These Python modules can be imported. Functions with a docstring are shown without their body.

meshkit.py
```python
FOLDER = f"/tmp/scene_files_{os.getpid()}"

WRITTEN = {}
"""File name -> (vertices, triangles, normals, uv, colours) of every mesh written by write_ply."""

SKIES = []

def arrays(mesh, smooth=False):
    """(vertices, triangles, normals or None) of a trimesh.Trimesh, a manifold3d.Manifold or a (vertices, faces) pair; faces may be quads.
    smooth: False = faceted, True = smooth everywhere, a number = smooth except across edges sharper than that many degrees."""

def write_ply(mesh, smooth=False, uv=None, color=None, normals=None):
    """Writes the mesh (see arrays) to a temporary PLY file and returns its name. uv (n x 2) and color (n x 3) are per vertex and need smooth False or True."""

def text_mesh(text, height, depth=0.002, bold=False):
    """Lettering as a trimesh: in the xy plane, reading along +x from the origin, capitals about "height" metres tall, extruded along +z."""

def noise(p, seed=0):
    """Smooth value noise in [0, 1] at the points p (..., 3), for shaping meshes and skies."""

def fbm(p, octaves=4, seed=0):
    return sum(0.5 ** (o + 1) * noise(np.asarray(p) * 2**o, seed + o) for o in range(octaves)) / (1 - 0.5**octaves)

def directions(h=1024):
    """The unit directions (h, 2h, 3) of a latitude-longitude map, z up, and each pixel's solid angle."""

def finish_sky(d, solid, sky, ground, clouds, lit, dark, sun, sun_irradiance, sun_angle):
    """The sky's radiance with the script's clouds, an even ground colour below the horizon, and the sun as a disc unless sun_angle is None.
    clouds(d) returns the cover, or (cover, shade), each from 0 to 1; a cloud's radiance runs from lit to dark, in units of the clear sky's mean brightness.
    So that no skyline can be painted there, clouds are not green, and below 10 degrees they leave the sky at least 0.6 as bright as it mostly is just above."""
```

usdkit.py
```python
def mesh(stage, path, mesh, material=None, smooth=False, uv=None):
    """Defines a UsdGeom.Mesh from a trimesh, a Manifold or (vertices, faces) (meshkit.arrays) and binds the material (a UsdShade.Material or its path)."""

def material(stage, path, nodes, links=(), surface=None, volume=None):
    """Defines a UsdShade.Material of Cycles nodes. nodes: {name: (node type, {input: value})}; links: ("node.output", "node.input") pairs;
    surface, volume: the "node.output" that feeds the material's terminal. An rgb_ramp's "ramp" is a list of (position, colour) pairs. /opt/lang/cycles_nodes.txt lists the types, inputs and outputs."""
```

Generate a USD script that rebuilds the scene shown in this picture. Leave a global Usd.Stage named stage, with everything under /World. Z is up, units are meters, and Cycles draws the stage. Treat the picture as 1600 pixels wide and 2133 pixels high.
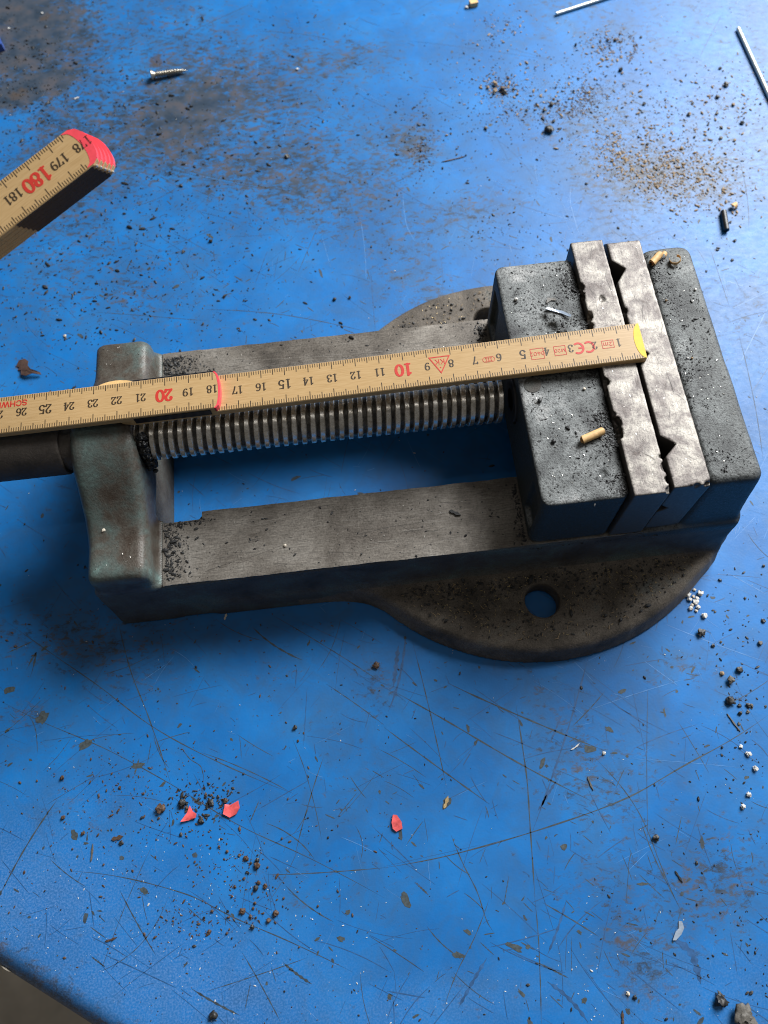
import math, random
import numpy as np, trimesh
import shapely.geometry as sg
from shapely.ops import unary_union
from shapely import affinity
from scipy.spatial.transform import Rotation as R
from pxr import Usd, UsdGeom, UsdLux, UsdShade, Gf, Sdf, Vt
import usdkit, meshkit
from meshkit import fbm, noise

stage = Usd.Stage.CreateInMemory()
UsdGeom.SetStageUpAxis(stage, UsdGeom.Tokens.z)
UsdGeom.SetStageMetersPerUnit(stage, 1.0)
UsdGeom.Xform.Define(stage, '/World')
CM = 0.01          # the modelling below is in centimetres, written to the stage in metres
# ---------------------------------------------------------------- camera
FPX = 1643.0       # focal length in pixels of the 1600 px wide photograph
CAM = np.array([9.2895, -17.1871, 36.0894])
CR = np.array([[0.99377454, -0.11009735, 0.01705078], [-0.1081320, -0.91632214, 0.38556608], [-0.0268258, -0.38500949, -0.92252267]])  # columns: right, down, forward
cam = UsdGeom.Camera.Define(stage, '/World/camera')
cam.CreateHorizontalApertureAttr(36.0); cam.CreateVerticalApertureAttr(48.0)
cam.CreateFocalLengthAttr(36.0 * FPX / 1600)
cam.CreateClippingRangeAttr(Gf.Vec2f(0.01, 50))
cam.CreateFStopAttr(15.0); cam.CreateFocusDistanceAttr(0.335)
cam.CreateExposureAttr(0.1)
m4 = np.eye(4); m4[0, :3] = CR[:, 0]; m4[1, :3] = -CR[:, 1]; m4[2, :3] = -CR[:, 2]; m4[3, :3] = CAM * CM
cam.AddTransformOp().Set(Gf.Matrix4d(m4.tolist()))
# ---------------------------------------------------------------- light: one bright window beside the bench, a dim room
def rect_light(name, pos, target, w, h, intensity, color):
    L = UsdLux.RectLight.Define(stage, '/World/' + name)
    L.CreateWidthAttr(w); L.CreateHeightAttr(h); L.CreateIntensityAttr(intensity); L.CreateColorAttr(Gf.Vec3f(*color))
    p, t = np.array(pos, float), np.array(target, float)
    z = (p - t) / np.linalg.norm(p - t); x = np.cross([0, 0, 1.0], z); x /= np.linalg.norm(x); y = np.cross(z, x)
    m = np.eye(4); m[0, :3] = x; m[1, :3] = y; m[2, :3] = z; m[3, :3] = p
    L.AddTransformOp().Set(Gf.Matrix4d(m.tolist()))
    return L
WIN = np.array([0.61, 0.58, 0.67]); WIN /= np.linalg.norm(WIN)
rect_light('window_light', np.array([0.12, 0.0, 0.0]) + WIN * 2.3, (0.12, 0.0, 0.0), 1.2, 1.2, 25.5, (0.97, 0.985, 1.0))
rect_light('ceiling_tube', (0.10, -0.10, 1.9), (0.10, -0.05, 0.0), 1.3, 0.02, 13.0, (1.0, 0.98, 0.95))
dome = UsdLux.DomeLight.Define(stage, '/World/room_light')
dome.CreateIntensityAttr(0.033); dome.CreateColorAttr(Gf.Vec3f(1.0, 0.975, 0.93))

# ---------------------------------------------------------------- helpers
def unpx(u, v, z=0.0):
    d = CR @ np.array([(u - 800) / FPX, (v - 1066.5) / FPX, 1.0])
    return CAM + d * (z - CAM[2]) / d[2]
def unpx_many(uv, z=0.0):
    uv = np.atleast_2d(np.asarray(uv, float))
    d = np.c_[(uv[:, 0] - 800) / FPX, (uv[:, 1] - 1066.5) / FPX, np.ones(len(uv))] @ CR.T
    return CAM + d * ((z - CAM[2]) / d[:, 2])[:, None]
used = {}
def numbered(parent, name):
    k = (parent, name); n = used.get(k, -1) + 1; used[k] = n
    return f'{parent}/{name}' + (f'_{n:03d}' if n else '')
def tag(p, label=None, cat=None, group=None, kind=None):
    for k, v in (('label', label), ('category', cat), ('group', group), ('kind', kind)):
        if v: p.SetCustomDataByKey(k, v)
    return p
def thing(name, label, cat, loc=(0, 0, 0), group=None):
    x = UsdGeom.Xform.Define(stage, numbered('/World', name)); x.AddTranslateOp().Set(Gf.Vec3d(*[float(c) * CM for c in loc]))
    return tag(x.GetPrim(), label, cat, group)
def put(name, mesh, mat, parent=None, loc=(0, 0, 0), smooth=False, normals=None, primvars=None, uv=None):
    """mesh in centimetres; loc is subtracted (the parent's own place)."""
    path = numbered(str(parent.GetPath()) if parent is not None else '/World', name)
    if isinstance(mesh, (tuple, list)): v, f = mesh
    elif hasattr(mesh, 'to_mesh'): mm = mesh.to_mesh(); v, f = mm.vert_properties[:, :3], mm.tri_verts
    else: v, f = mesh.vertices, mesh.faces
    v = (np.asarray(v, float) - np.asarray(loc, float)) * CM; f = np.asarray(f)
    if normals is None:
        m = usdkit.mesh(stage, path, (v, f), mat, smooth=smooth, uv=uv)
    else:
        m = usdkit.mesh(stage, path, (v, f), mat)
        m.CreateNormalsAttr(Vt.Vec3fArray.FromNumpy(np.asarray(normals, np.float32))); m.SetNormalsInterpolation('vertex')
    for k, a in (primvars or {}).items():
        UsdGeom.PrimvarsAPI(m).CreatePrimvar(k, Sdf.ValueTypeNames.FloatArray, 'vertex').Set(Vt.FloatArray.FromNumpy(np.asarray(a, np.float32)))
    return m.GetPrim()
cat_mesh = trimesh.util.concatenate
def merge(base, M, T):
    """many copies of base=(v,f): M (n,3,3), T (n,3)"""
    v, f = np.asarray(base[0]), np.asarray(base[1]); n = len(T)
    V = np.einsum('nij,kj->nki', M, v) + T[:, None]
    F = f[None] + (np.arange(n) * len(v))[:, None, None]
    return V.reshape(-1, 3), F.reshape(-1, 3)
ICO0 = trimesh.creation.icosphere(0); ICO1 = trimesh.creation.icosphere(1); ICO2 = trimesh.creation.icosphere(2)
BOX = trimesh.creation.box([1, 1, 1])
def surfnet(f, o, h):
    """surface nets of the field f (negative inside) on a grid from o with step h; outward quads as triangles, and normals"""
    s = f < 0
    nx, ny, nz = f.shape
    idx = [(i, j, k) for i in (0, 1) for j in (0, 1) for k in (0, 1)]
    cs = sum(s[i:nx - 1 + i, j:ny - 1 + j, k:nz - 1 + k].astype(np.int8) for i, j, k in idx)
    act = np.argwhere((cs > 0) & (cs < 8))
    vid = np.full((nx - 1, ny - 1, nz - 1), -1, np.int64); vid[tuple(act.T)] = np.arange(len(act))
    P = np.zeros((len(act), 3)); C = np.zeros(len(act))
    cv = {c: f[act[:, 0] + c[0], act[:, 1] + c[1], act[:, 2] + c[2]] for c in idx}
    for a in idx:
        for ax in range(3):
            if a[ax] == 0:
                b = tuple(1 if q == ax else a[q] for q in range(3))
                fa, fb = cv[a], cv[b]; x = (fa < 0) != (fb < 0)
                t = np.where(x, fa / np.where(x, fa - fb, 1), 0)
                p = np.tile(np.array(a, float), (len(act), 1)); p[:, ax] = t
                P += p * x[:, None]; C += x
    P = (P / C[:, None] + act) * h + o
    F = []
    for ax in range(3):
        u, w = (ax + 1) % 3, (ax + 2) % 3
        sl = [slice(1, -1)] * 3; sl[ax] = slice(0, -1); sl2 = list(sl); sl2[ax] = slice(1, None)
        A, B = s[tuple(sl)], s[tuple(sl2)]
        e = np.argwhere(A != B); inside = A[tuple(e.T)]
        off = np.array([1, 1, 1]); off[ax] = 0; g = e + off
        def cell(du, dw):
            q = g.copy(); q[:, u] -= du; q[:, w] -= dw; return vid[tuple(q.T)]
        q = np.c_[cell(1, 1), cell(0, 1), cell(0, 0), cell(1, 0)]
        q[~inside] = q[~inside][:, ::-1]
        F.append(q)
    q = np.vstack(F); F = np.vstack([q[:, [0, 1, 2]], q[:, [0, 2, 3]]])
    N = np.zeros_like(P); fn = np.cross(P[F[:, 1]] - P[F[:, 0]], P[F[:, 2]] - P[F[:, 0]])
    for k in range(3): np.add.at(N, F[:, k], fn)
    N /= np.maximum(np.linalg.norm(N, axis=1, keepdims=True), 1e-12)
    return P, F, N
def grid(lo, hi, h):
    ax = [np.arange(lo[i], hi[i] + h, h, dtype=np.float32) for i in range(3)]
    return np.meshgrid(*ax, indexing='ij')
def sbox(X, Y, Z, lo, hi, r):
    c = [(lo[i] + hi[i]) / 2 for i in range(3)]; e = [(hi[i] - lo[i]) / 2 - r for i in range(3)]
    q = [np.abs(A - c[i]) - e[i] for i, A in enumerate((X, Y, Z))]
    return np.sqrt(sum(np.maximum(a, 0) ** 2 for a in q)) + np.minimum(np.maximum(np.maximum(q[0], q[1]), q[2]), 0) - r
def smin(a, b, k):
    h = np.clip(0.5 + 0.5 * (b - a) / k, 0, 1); return b + (a - b) * h - k * h * (1 - h)
def smax(a, b, k): return -smin(-a, -b, k)
def submesh(P, F, N, keep):
    f = F[keep]; ids, inv = np.unique(f, return_inverse=True)
    return (P[ids], inv.reshape(-1, 3)), N[ids]
# ---------------------------------------------------------------- materials
def plain(name, color, rough=0.5, metal=0.0, spec=0.5, var=0.0, scale=900, bump=0.0, bscale=1500, bdist=0.0002, extra=None):
    n = {'p': ('principled_bsdf', {'base_color': color, 'roughness': rough, 'metallic': metal, 'specular_ior_level': spec, **(extra or {})})}; l = []
    if var or bump: n['g'] = ('geometry', {})
    if var:
        n['n'] = ('noise_texture', {'scale': scale, 'detail': 4, 'roughness': 0.65})
        lo, hi = [c * (1 - var) for c in color], [min(1, c * (1 + var)) for c in color]
        n['r'] = ('rgb_ramp', {'ramp': [(0.3, lo), (0.7, hi)]})
        l += [('g.position', 'n.vector'), ('n.fac', 'r.fac'), ('r.color', 'p.base_color')]
    if bump:
        n['bn'] = ('noise_texture', {'scale': bscale, 'detail': 4, 'roughness': 0.6})
        n['b'] = ('bump', {'strength': bump, 'distance': bdist})
        l += [('g.position', 'bn.vector'), ('bn.fac', 'b.height'), ('b.normal', 'p.normal')]
    return usdkit.material(stage, '/World/Looks/' + name, n, l, 'p.BSDF')
def iron(name, stops, big=60, fine=1600, fine_stops=((0.35, (0.25,) * 3), (0.6, (1.0,) * 3)), fine_fac=0.7, metal=0.35, rough=(0.4, 0.7), bump=0.35, bscale=1300, bdist=0.0003, edge=None, pits=None, grain=None, side=None, gdir=(0.06, 1, 1)):
    """cast or machined iron: a large blotchy ramp times a fine speckle, edges worn bright, black pits"""
    n = {'g': ('geometry', {}),
         'big': ('noise_texture', {'scale': big, 'detail': 6, 'roughness': 0.65, 'distortion': 0.4}),
         'ramp': ('rgb_ramp', {'ramp': list(stops)}),
         'fine': ('noise_texture', {'scale': fine, 'detail': 3, 'roughness': 0.7}),
         'framp': ('rgb_ramp', {'ramp': list(fine_stops)}),
         'mul': ('mix_color', {'blend_type': 'multiply', 'fac': fine_fac}),
         'rr': ('map_range', {'from_min': 0.3, 'from_max': 0.7, 'to_min': rough[0], 'to_max': rough[1], 'clamp': True}),
         'bn': ('noise_texture', {'scale': bscale, 'detail': 5, 'roughness': 0.65}),
         'b': ('bump', {'strength': bump, 'distance': bdist}),
         'p': ('principled_bsdf', {'metallic': metal, 'specular_ior_level': 0.35})}
    l = [('g.position', 'big.vector'), ('g.position', 'fine.vector'), ('g.position', 'bn.vector'), ('big.fac', 'ramp.fac'), ('fine.fac', 'framp.fac'),
         ('ramp.color', 'mul.a'), ('framp.color', 'mul.b'), ('fine.fac', 'rr.value'), ('rr.result', 'p.roughness'),
         ('bn.fac', 'b.height'), ('b.normal', 'p.normal')]
    out = 'mul.result'
    if grain:      # fine machining lines along x
        n['gm'] = ('mapping', {'scale': gdir}); n['gn'] = ('noise_texture', {'scale': 2600, 'detail': 3, 'roughness': 0.6})
        n['gr'] = ('rgb_ramp', {'ramp': [(0.3, (1 - grain,) * 3), (0.7, (1.0,) * 3)]}); n['gx'] = ('mix_color', {'blend_type': 'multiply', 'fac': 1.0})
        l += [('g.position', 'gm.vector'), ('gm.vector', 'gn.vector'), ('gn.fac', 'gr.fac'), (out, 'gx.a'), ('gr.color', 'gx.b')]; out = 'gx.result'
    if pits:
        n['pn'] = ('noise_texture', {'scale': pits[0], 'detail': 4, 'roughness': 0.7}); n['pr'] = ('rgb_ramp', {'ramp': [(pits[1] - 0.03, (0.0,) * 3), (pits[1] + 0.04, (1.0,) * 3)]})
        n['px'] = ('mix_color', {'fac': 0.0, 'b': (0.012, 0.012, 0.013)})
        n['pv'] = ('rgb_to_bw', {})
        l += [('g.position', 'pn.vector'), ('pn.fac', 'pr.fac'), ('pr.color', 'pv.color'), ('pv.val', 'px.fac'), (out, 'px.a')]; out = 'px.result'
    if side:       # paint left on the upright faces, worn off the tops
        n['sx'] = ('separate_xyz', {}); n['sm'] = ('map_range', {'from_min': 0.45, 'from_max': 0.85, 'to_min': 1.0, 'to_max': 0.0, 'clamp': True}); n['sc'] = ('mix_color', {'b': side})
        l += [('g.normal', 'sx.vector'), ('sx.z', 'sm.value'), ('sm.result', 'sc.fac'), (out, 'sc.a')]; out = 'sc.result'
    if edge:
        n['er'] = ('map_range', {'from_min': edge[1], 'from_max': edge[2], 'to_min': 0.0, 'to_max': 1.0, 'clamp': True}); n['ex'] = ('mix_color', {'b': edge[0]})
        n['en'] = ('math', {'math_type': 'multiply'}); n['es'] = ('map_range', {'from_min': 0.35, 'from_max': 0.55, 'to_min': 0.2, 'to_max': 1.0, 'clamp': True})
        l += [('g.pointiness', 'er.value'), ('er.result', 'en.value1'), ('big.fac', 'es.value'), ('es.result', 'en.value2'), ('en.value', 'ex.fac'), (out, 'ex.a')]; out = 'ex.result'
    l.append((out, 'p.base_color'))
    return usdkit.material(stage, '/World/Looks/' + name, n, l, 'p.BSDF')

M = {}
M['base_iron'] = iron('base_iron', [(0.34, (0.06, 0.053, 0.045)), (0.46, (0.095, 0.086, 0.075)), (0.54, (0.105, 0.108, 0.096)), (0.64, (0.115, 0.148, 0.135)), (0.74, (0.15, 0.13, 0.105))], big=45, metal=0.1, rough=(0.5, 0.75), bump=0.8, bdist=0.0004, bscale=1100, edge=((0.24, 0.22, 0.18), 0.515, 0.57))
M['flange_iron'] = iron('flange_iron', [(0.34, (0.075, 0.063, 0.050)), (0.48, (0.135, 0.113, 0.090)), (0.6, (0.20, 0.17, 0.137)), (0.72, (0.15, 0.165, 0.155))], big=55, metal=0.05, rough=(0.55, 0.8), bump=0.9, bdist=0.0004, bscale=1000, edge=((0.30, 0.26, 0.20), 0.508, 0.55))
M['bracket_iron'] = iron('bracket_iron', [(0.34, (0.065, 0.048, 0.036)), (0.45, (0.095, 0.083, 0.068)), (0.52, (0.10, 0.108, 0.095)), (0.62, (0.11, 0.145, 0.132)), (0.72, (0.18, 0.28, 0.255))], big=60, fine=900, fine_stops=((0.3, (0.6,) * 3), (0.6, (1.0,) * 3)), metal=0.1, rough=(0.28, 0.52), bump=0.6, edge=((0.2, 0.15, 0.11), 0.535, 0.62))
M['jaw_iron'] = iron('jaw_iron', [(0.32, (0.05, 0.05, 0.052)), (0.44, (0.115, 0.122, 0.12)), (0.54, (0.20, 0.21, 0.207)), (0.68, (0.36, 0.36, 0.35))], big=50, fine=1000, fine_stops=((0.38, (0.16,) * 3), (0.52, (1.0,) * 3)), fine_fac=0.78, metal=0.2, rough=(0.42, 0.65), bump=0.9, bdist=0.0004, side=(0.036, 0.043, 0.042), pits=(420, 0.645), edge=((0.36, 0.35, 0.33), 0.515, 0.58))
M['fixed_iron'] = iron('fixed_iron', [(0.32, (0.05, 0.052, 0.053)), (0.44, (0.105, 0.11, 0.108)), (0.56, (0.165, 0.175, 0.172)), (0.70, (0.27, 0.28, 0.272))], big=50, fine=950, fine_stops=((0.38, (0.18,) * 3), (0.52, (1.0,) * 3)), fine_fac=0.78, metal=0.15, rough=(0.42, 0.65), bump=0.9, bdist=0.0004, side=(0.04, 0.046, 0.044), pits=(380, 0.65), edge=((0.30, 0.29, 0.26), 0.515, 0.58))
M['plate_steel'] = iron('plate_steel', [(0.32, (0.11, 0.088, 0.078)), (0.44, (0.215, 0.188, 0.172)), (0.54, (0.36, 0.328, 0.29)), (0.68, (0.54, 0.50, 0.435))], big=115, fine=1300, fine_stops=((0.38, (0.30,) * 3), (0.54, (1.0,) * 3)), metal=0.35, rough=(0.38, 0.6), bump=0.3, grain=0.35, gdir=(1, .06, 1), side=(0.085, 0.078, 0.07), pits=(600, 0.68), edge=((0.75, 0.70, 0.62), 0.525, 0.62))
M['rail_steel'] = iron('rail_steel', [(0.3, (0.10, 0.087, 0.074)), (0.44, (0.20, 0.175, 0.148)), (0.56, (0.32, 0.288, 0.248)), (0.7, (0.46, 0.425, 0.375))], big=26, fine=1200, fine_stops=((0.3, (0.55,) * 3), (0.6, (1.0,) * 3)), metal=0.4, rough=(0.32, 0.5), bump=0.15, grain=0.45, pits=(330, 0.67))
M['screw_steel'] = iron('screw_steel', [(0.3, (0.46, 0.41, 0.34)), (0.5, (0.76, 0.71, 0.63)), (0.75, (0.92, 0.89, 0.84))], big=150, fine=900, fine_stops=((0.3, (0.6,) * 3), (0.6, (1.0,) * 3)), metal=0.85, rough=(0.18, 0.32), bump=0.08, edge=((0.85, 0.78, 0.74), 0.52, 0.6))
M['screw_root'] = iron('screw_root', [(0.3, (0.03, 0.028, 0.025)), (0.5, (0.085, 0.078, 0.068)), (0.75, (0.2, 0.185, 0.16))], big=160, metal=0.6, rough=(0.25, 0.45), bump=0.2)
M['shaft_iron'] = iron('shaft_iron', [(0.3, (0.05, 0.043, 0.038)), (0.5, (0.085, 0.072, 0.062)), (0.75, (0.12, 0.10, 0.088))], big=60, fine=800, fine_stops=((0.3, (0.6,) * 3), (0.6, (1.0,) * 3)), metal=0.2, rough=(0.45, 0.65), bump=0.7, bscale=900)
M['grease'] = plain('grease', (0.012, 0.012, 0.012), 0.4, var=0.4, bump=0.6, bscale=900)
M['dark_hole'] = plain('dark_hole', (0.03, 0.03, 0.032), 0.6, var=0.3)
# the blue bench top: paint worn through to grey-brown where "dirt" is high, dull where "dust" is
M['bench_blue'] = usdkit.material(stage, '/World/Looks/bench_blue', {
    'g': ('geometry', {}), 'dirt': ('attribute', {'attribute': 'dirt'}), 'dust': ('attribute', {'attribute': 'dust'}), 'rust': ('attribute', {'attribute': 'rust'}),
    'tone': ('noise_texture', {'scale': 22, 'detail': 4, 'roughness': 0.6}),
    'blue': ('rgb_ramp', {'ramp': [(0.3, (0.003, 0.118, 0.37)), (0.55, (0.004, 0.158, 0.475)), (0.75, (0.010, 0.190, 0.53))]}),
    'm1': ('mapping', {'rotation': (0, 0, 0.55), 'scale': (0.6, 1.0, 1.0)}),
    'w': ('noise_texture', {'scale': 300, 'detail': 8, 'roughness': 0.78, 'distortion': 0.35}),
    'ws': ('math', {'math_type': 'multiply_add', 'value2': 0.62}), 'wm': ('map_range', {'from_min': 0.63, 'from_max': 0.705, 'to_min': 0.0, 'to_max': 0.88, 'clamp': True}),
    'wc': ('noise_texture', {'scale': 90, 'detail': 4}), 'wcol': ('rgb_ramp', {'ramp': [(0.35, (0.022, 0.030, 0.036)), (0.5, (0.05, 0.055, 0.06)), (0.65, (0.085, 0.07, 0.06))]}),
    'mixw': ('mix_color', {}),
    'vn': ('noise_texture', {'scale': 55, 'detail': 7, 'roughness': 0.7, 'distortion': 0.8}), 'vs': ('math', {'math_type': 'multiply_add', 'value2': 0.7}), 'vm': ('map_range', {'from_min': 0.54, 'from_max': 0.80, 'to_min': 0.0, 'to_max': 0.5, 'clamp': True}), 'mixv': ('mix_color', {'b': (0.045, 0.085, 0.125)}),
    'rn': ('noise_texture', {'scale': 75, 'detail': 8, 'roughness': 0.68, 'distortion': 1.6}), 'rs': ('math', {'math_type': 'multiply_add', 'value2': 0.6}), 'rm': ('map_range', {'from_min': 0.66, 'from_max': 0.76, 'to_min': 0.0, 'to_max': 0.85, 'clamp': True}), 'mixr': ('mix_color', {'b': (0.075, 0.058, 0.048)}),
    'dn': ('noise_texture', {'scale': 1300, 'detail': 2, 'roughness': 0.6}), 'dm': ('map_range', {'from_min': 0.42, 'from_max': 0.68, 'to_min': 0.12, 'to_max': 0.85, 'clamp': True}), 'df': ('math', {'math_type': 'multiply'}), 'mixd': ('mix_color', {'b': (0.085, 0.22, 0.50)}),
    'bn': ('noise_texture', {'scale': 900, 'detail': 5, 'roughness': 0.6}), 'b': ('bump', {'strength': 0.22, 'distance': 0.0002}),
    'ra': ('map_range', {'from_min': 0.3, 'from_max': 0.7, 'to_min': 0.40, 'to_max': 0.55, 'clamp': True}),
    'p': ('principled_bsdf', {'specular_ior_level': 0.38})},
    [('g.position', 'tone.vector'), ('tone.fac', 'blue.fac'), ('g.position', 'm1.vector'), ('m1.vector', 'w.vector'), ('w.fac', 'ws.value1'), ('dirt.fac', 'ws.value3'), ('ws.value', 'wm.value'),
     ('g.position', 'wc.vector'), ('wc.fac', 'wcol.fac'), ('g.position', 'vn.vector'), ('vn.fac', 'vs.value1'), ('dirt.fac', 'vs.value3'), ('vs.value', 'vm.value'), ('vm.result', 'mixv.fac'), ('blue.color', 'mixv.a'), ('mixv.result', 'mixw.a'), ('wcol.color', 'mixw.b'), ('wm.result', 'mixw.fac'),
     ('g.position', 'rn.vector'), ('rn.fac', 'rs.value1'), ('rust.fac', 'rs.value3'), ('rs.value', 'rm.value'), ('rm.result', 'mixr.fac'), ('mixw.result', 'mixr.a'),
     ('g.position', 'dn.vector'), ('dn.fac', 'dm.value'), ('dm.result', 'df.value1'), ('dust.fac', 'df.value2'), ('df.value', 'mixd.fac'), ('mixr.result', 'mixd.a'),
     ('mixd.result', 'p.base_color'), ('g.position', 'bn.vector'), ('bn.fac', 'b.height'), ('b.normal', 'p.normal'), ('w.fac', 'ra.value'), ('ra.result', 'p.roughness')], 'p.BSDF')
M['scratch_dark'] = plain('scratch_dark', (0.038, 0.056, 0.072), 0.6, var=0.5, scale=300)
M['scratch_mid'] = plain('scratch_mid', (0.02, 0.085, 0.22), 0.5, var=0.4, scale=300)
M['scratch_light'] = plain('scratch_light', (0.07, 0.22, 0.50), 0.45, var=0.3, scale=300)
M['chip_mark'] = plain('chip_mark', (0.048, 0.062, 0.066), 0.6, var=0.5, scale=700)
M['floor'] = plain('floor_concrete', (0.55, 0.46, 0.35), 0.8, var=0.2, scale=14, bump=0.2, bscale=200, bdist=0.001)
M['wood'] = usdkit.material(stage, '/World/Looks/rule_wood', {
    'uv': ('attribute', {'attribute': 'st'}), 'm': ('mapping', {'scale': (1.2, 22, 1)}), 'n': ('noise_texture', {'scale': 1.0, 'detail': 6, 'roughness': 0.65}),
    'r': ('rgb_ramp', {'ramp': [(0.3, (0.42, 0.262, 0.112)), (0.5, (0.50, 0.328, 0.152)), (0.7, (0.555, 0.378, 0.188))]}),
    'p': ('principled_bsdf', {'roughness': 0.36, 'specular_ior_level': 0.4, 'coat_weight': 0.15, 'coat_roughness': 0.3})},
    [('uv.vector', 'm.vector'), ('m.vector', 'n.vector'), ('n.fac', 'r.fac'), ('r.color', 'p.base_color')], 'p.BSDF')
M['ink'] = plain('black_ink', (0.045, 0.028, 0.014), 0.5)
M['red_ink'] = plain('red_ink', (0.55, 0.035, 0.022), 0.5)
M['red_paint'] = plain('red_paint', (0.86, 0.075, 0.10), 0.4, var=0.08, scale=600)
M['yellow_paint'] = plain('yellow_paint', (0.84, 0.52, 0.0), 0.5, var=0.08, scale=800)
M['hinge'] = plain('hinge_steel', (0.035, 0.036, 0.042), 0.35, metal=0.6)
M['pale_wood'] = plain('pale_wood', (0.72, 0.47, 0.20), 0.6, var=0.2, scale=900)
M['shaving'] = plain('wood_shaving', (0.70, 0.44, 0.19), 0.6, var=0.25, scale=700)
M['tan'] = plain('tan_dust', (0.30, 0.21, 0.12), 0.7, var=0.4, scale=1500)
M['pale'] = plain('pale_crumb', (0.62, 0.55, 0.45), 0.7, var=0.3, scale=1500)
M['white'] = plain('white_crumb', (0.60, 0.59, 0.56), 0.6, var=0.1, scale=1500)
M['black'] = plain('black_crumb', (0.022, 0.022, 0.022), 0.5, var=0.5, scale=1500, bump=0.5)
M['brown'] = plain('brown_crumb', (0.075, 0.042, 0.025), 0.6, var=0.5, scale=1500, bump=0.5)
M['grey'] = plain('grey_crumb', (0.11, 0.10, 0.085), 0.6, var=0.4, scale=1500, bump=0.4)
M['swarf'] = plain('bright_swarf', (0.75, 0.72, 0.66), 0.25, metal=0.9)
M['gold_swarf'] = plain('brass_swarf', (0.60, 0.45, 0.23), 0.35, metal=0.7)
M['zinc'] = plain('zinc_plate', (0.44, 0.40, 0.33), 0.3, metal=0.9, var=0.15, scale=1200)
M['wire'] = plain('pale_wire', (0.68, 0.71, 0.67), 0.35, metal=0.5)
M['red_plastic'] = plain('red_plastic', (0.74, 0.10, 0.10), 0.4, var=0.45, scale=260, bump=0.4, bscale=500)
M['blue_cloth'] = plain('blue_plastic', (0.03, 0.085, 0.36), 0.6, var=0.3, scale=900, bump=0.4)
M['leaf_brown'] = plain('brown_flake', (0.085, 0.050, 0.040), 0.45, var=0.3, scale=400)
M['clear'] = plain('clear_flake', (0.30, 0.36, 0.44), 0.12, var=0.2, scale=500)

rng = np.random.default_rng(7)
# ================================================================ the setting: floor and bench
fl = trimesh.creation.box([500, 500, 2]); fl.apply_translation([10, 0, -83])
tag(put('floor', fl, M['floor']), 'dull grey-brown workshop floor seen below the bench corner', None, None, 'structure')

bench = thing('workbench', 'scratched blue workbench top with a rounded front edge', 'workbench')
EA, EB = unpx(0, 2005, -1.25)[:2], unpx(200, 2133, -1.25)[:2]                  # its front edge, seen in the corner
es = (EB - EA) / np.linalg.norm(EB - EA); et = np.array([-es[1], es[0]])
if et @ (np.array([10, 0]) - EA) < 0: et = -et
RE = 1.1
s_ax = np.r_[-80, -60, np.arange(-44, 34, 0.28), 50, 80]
arc = np.linspace(math.pi / 2, 0, 9)
t_prof = np.r_[4.0, 0.6, (RE - RE * np.sin(arc) * 1.0)[0:0]]
prof = [(3.0, -2.6), (RE, -2.6)] + [(RE - RE * math.sin(a), -1.3 - 1.3 * math.cos(a)) for a in np.linspace(0.2, math.pi / 2, 4)]
prof += [(RE * (1 - math.cos(a)), -1.25 + 1.25 * math.sin(a)) for a in np.linspace(0.06, math.pi / 2, 12)]
prof += [(t, 0.0) for t in np.r_[np.arange(RE + 0.25, 75, 0.28), 90, 110]]
prof = np.array(prof)
S, T = np.meshgrid(s_ax, np.arange(len(prof)), indexing='ij')
V = np.zeros(S.shape + (3,)); tt = prof[T.astype(int), 0]; zz = prof[T.astype(int), 1]
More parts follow.
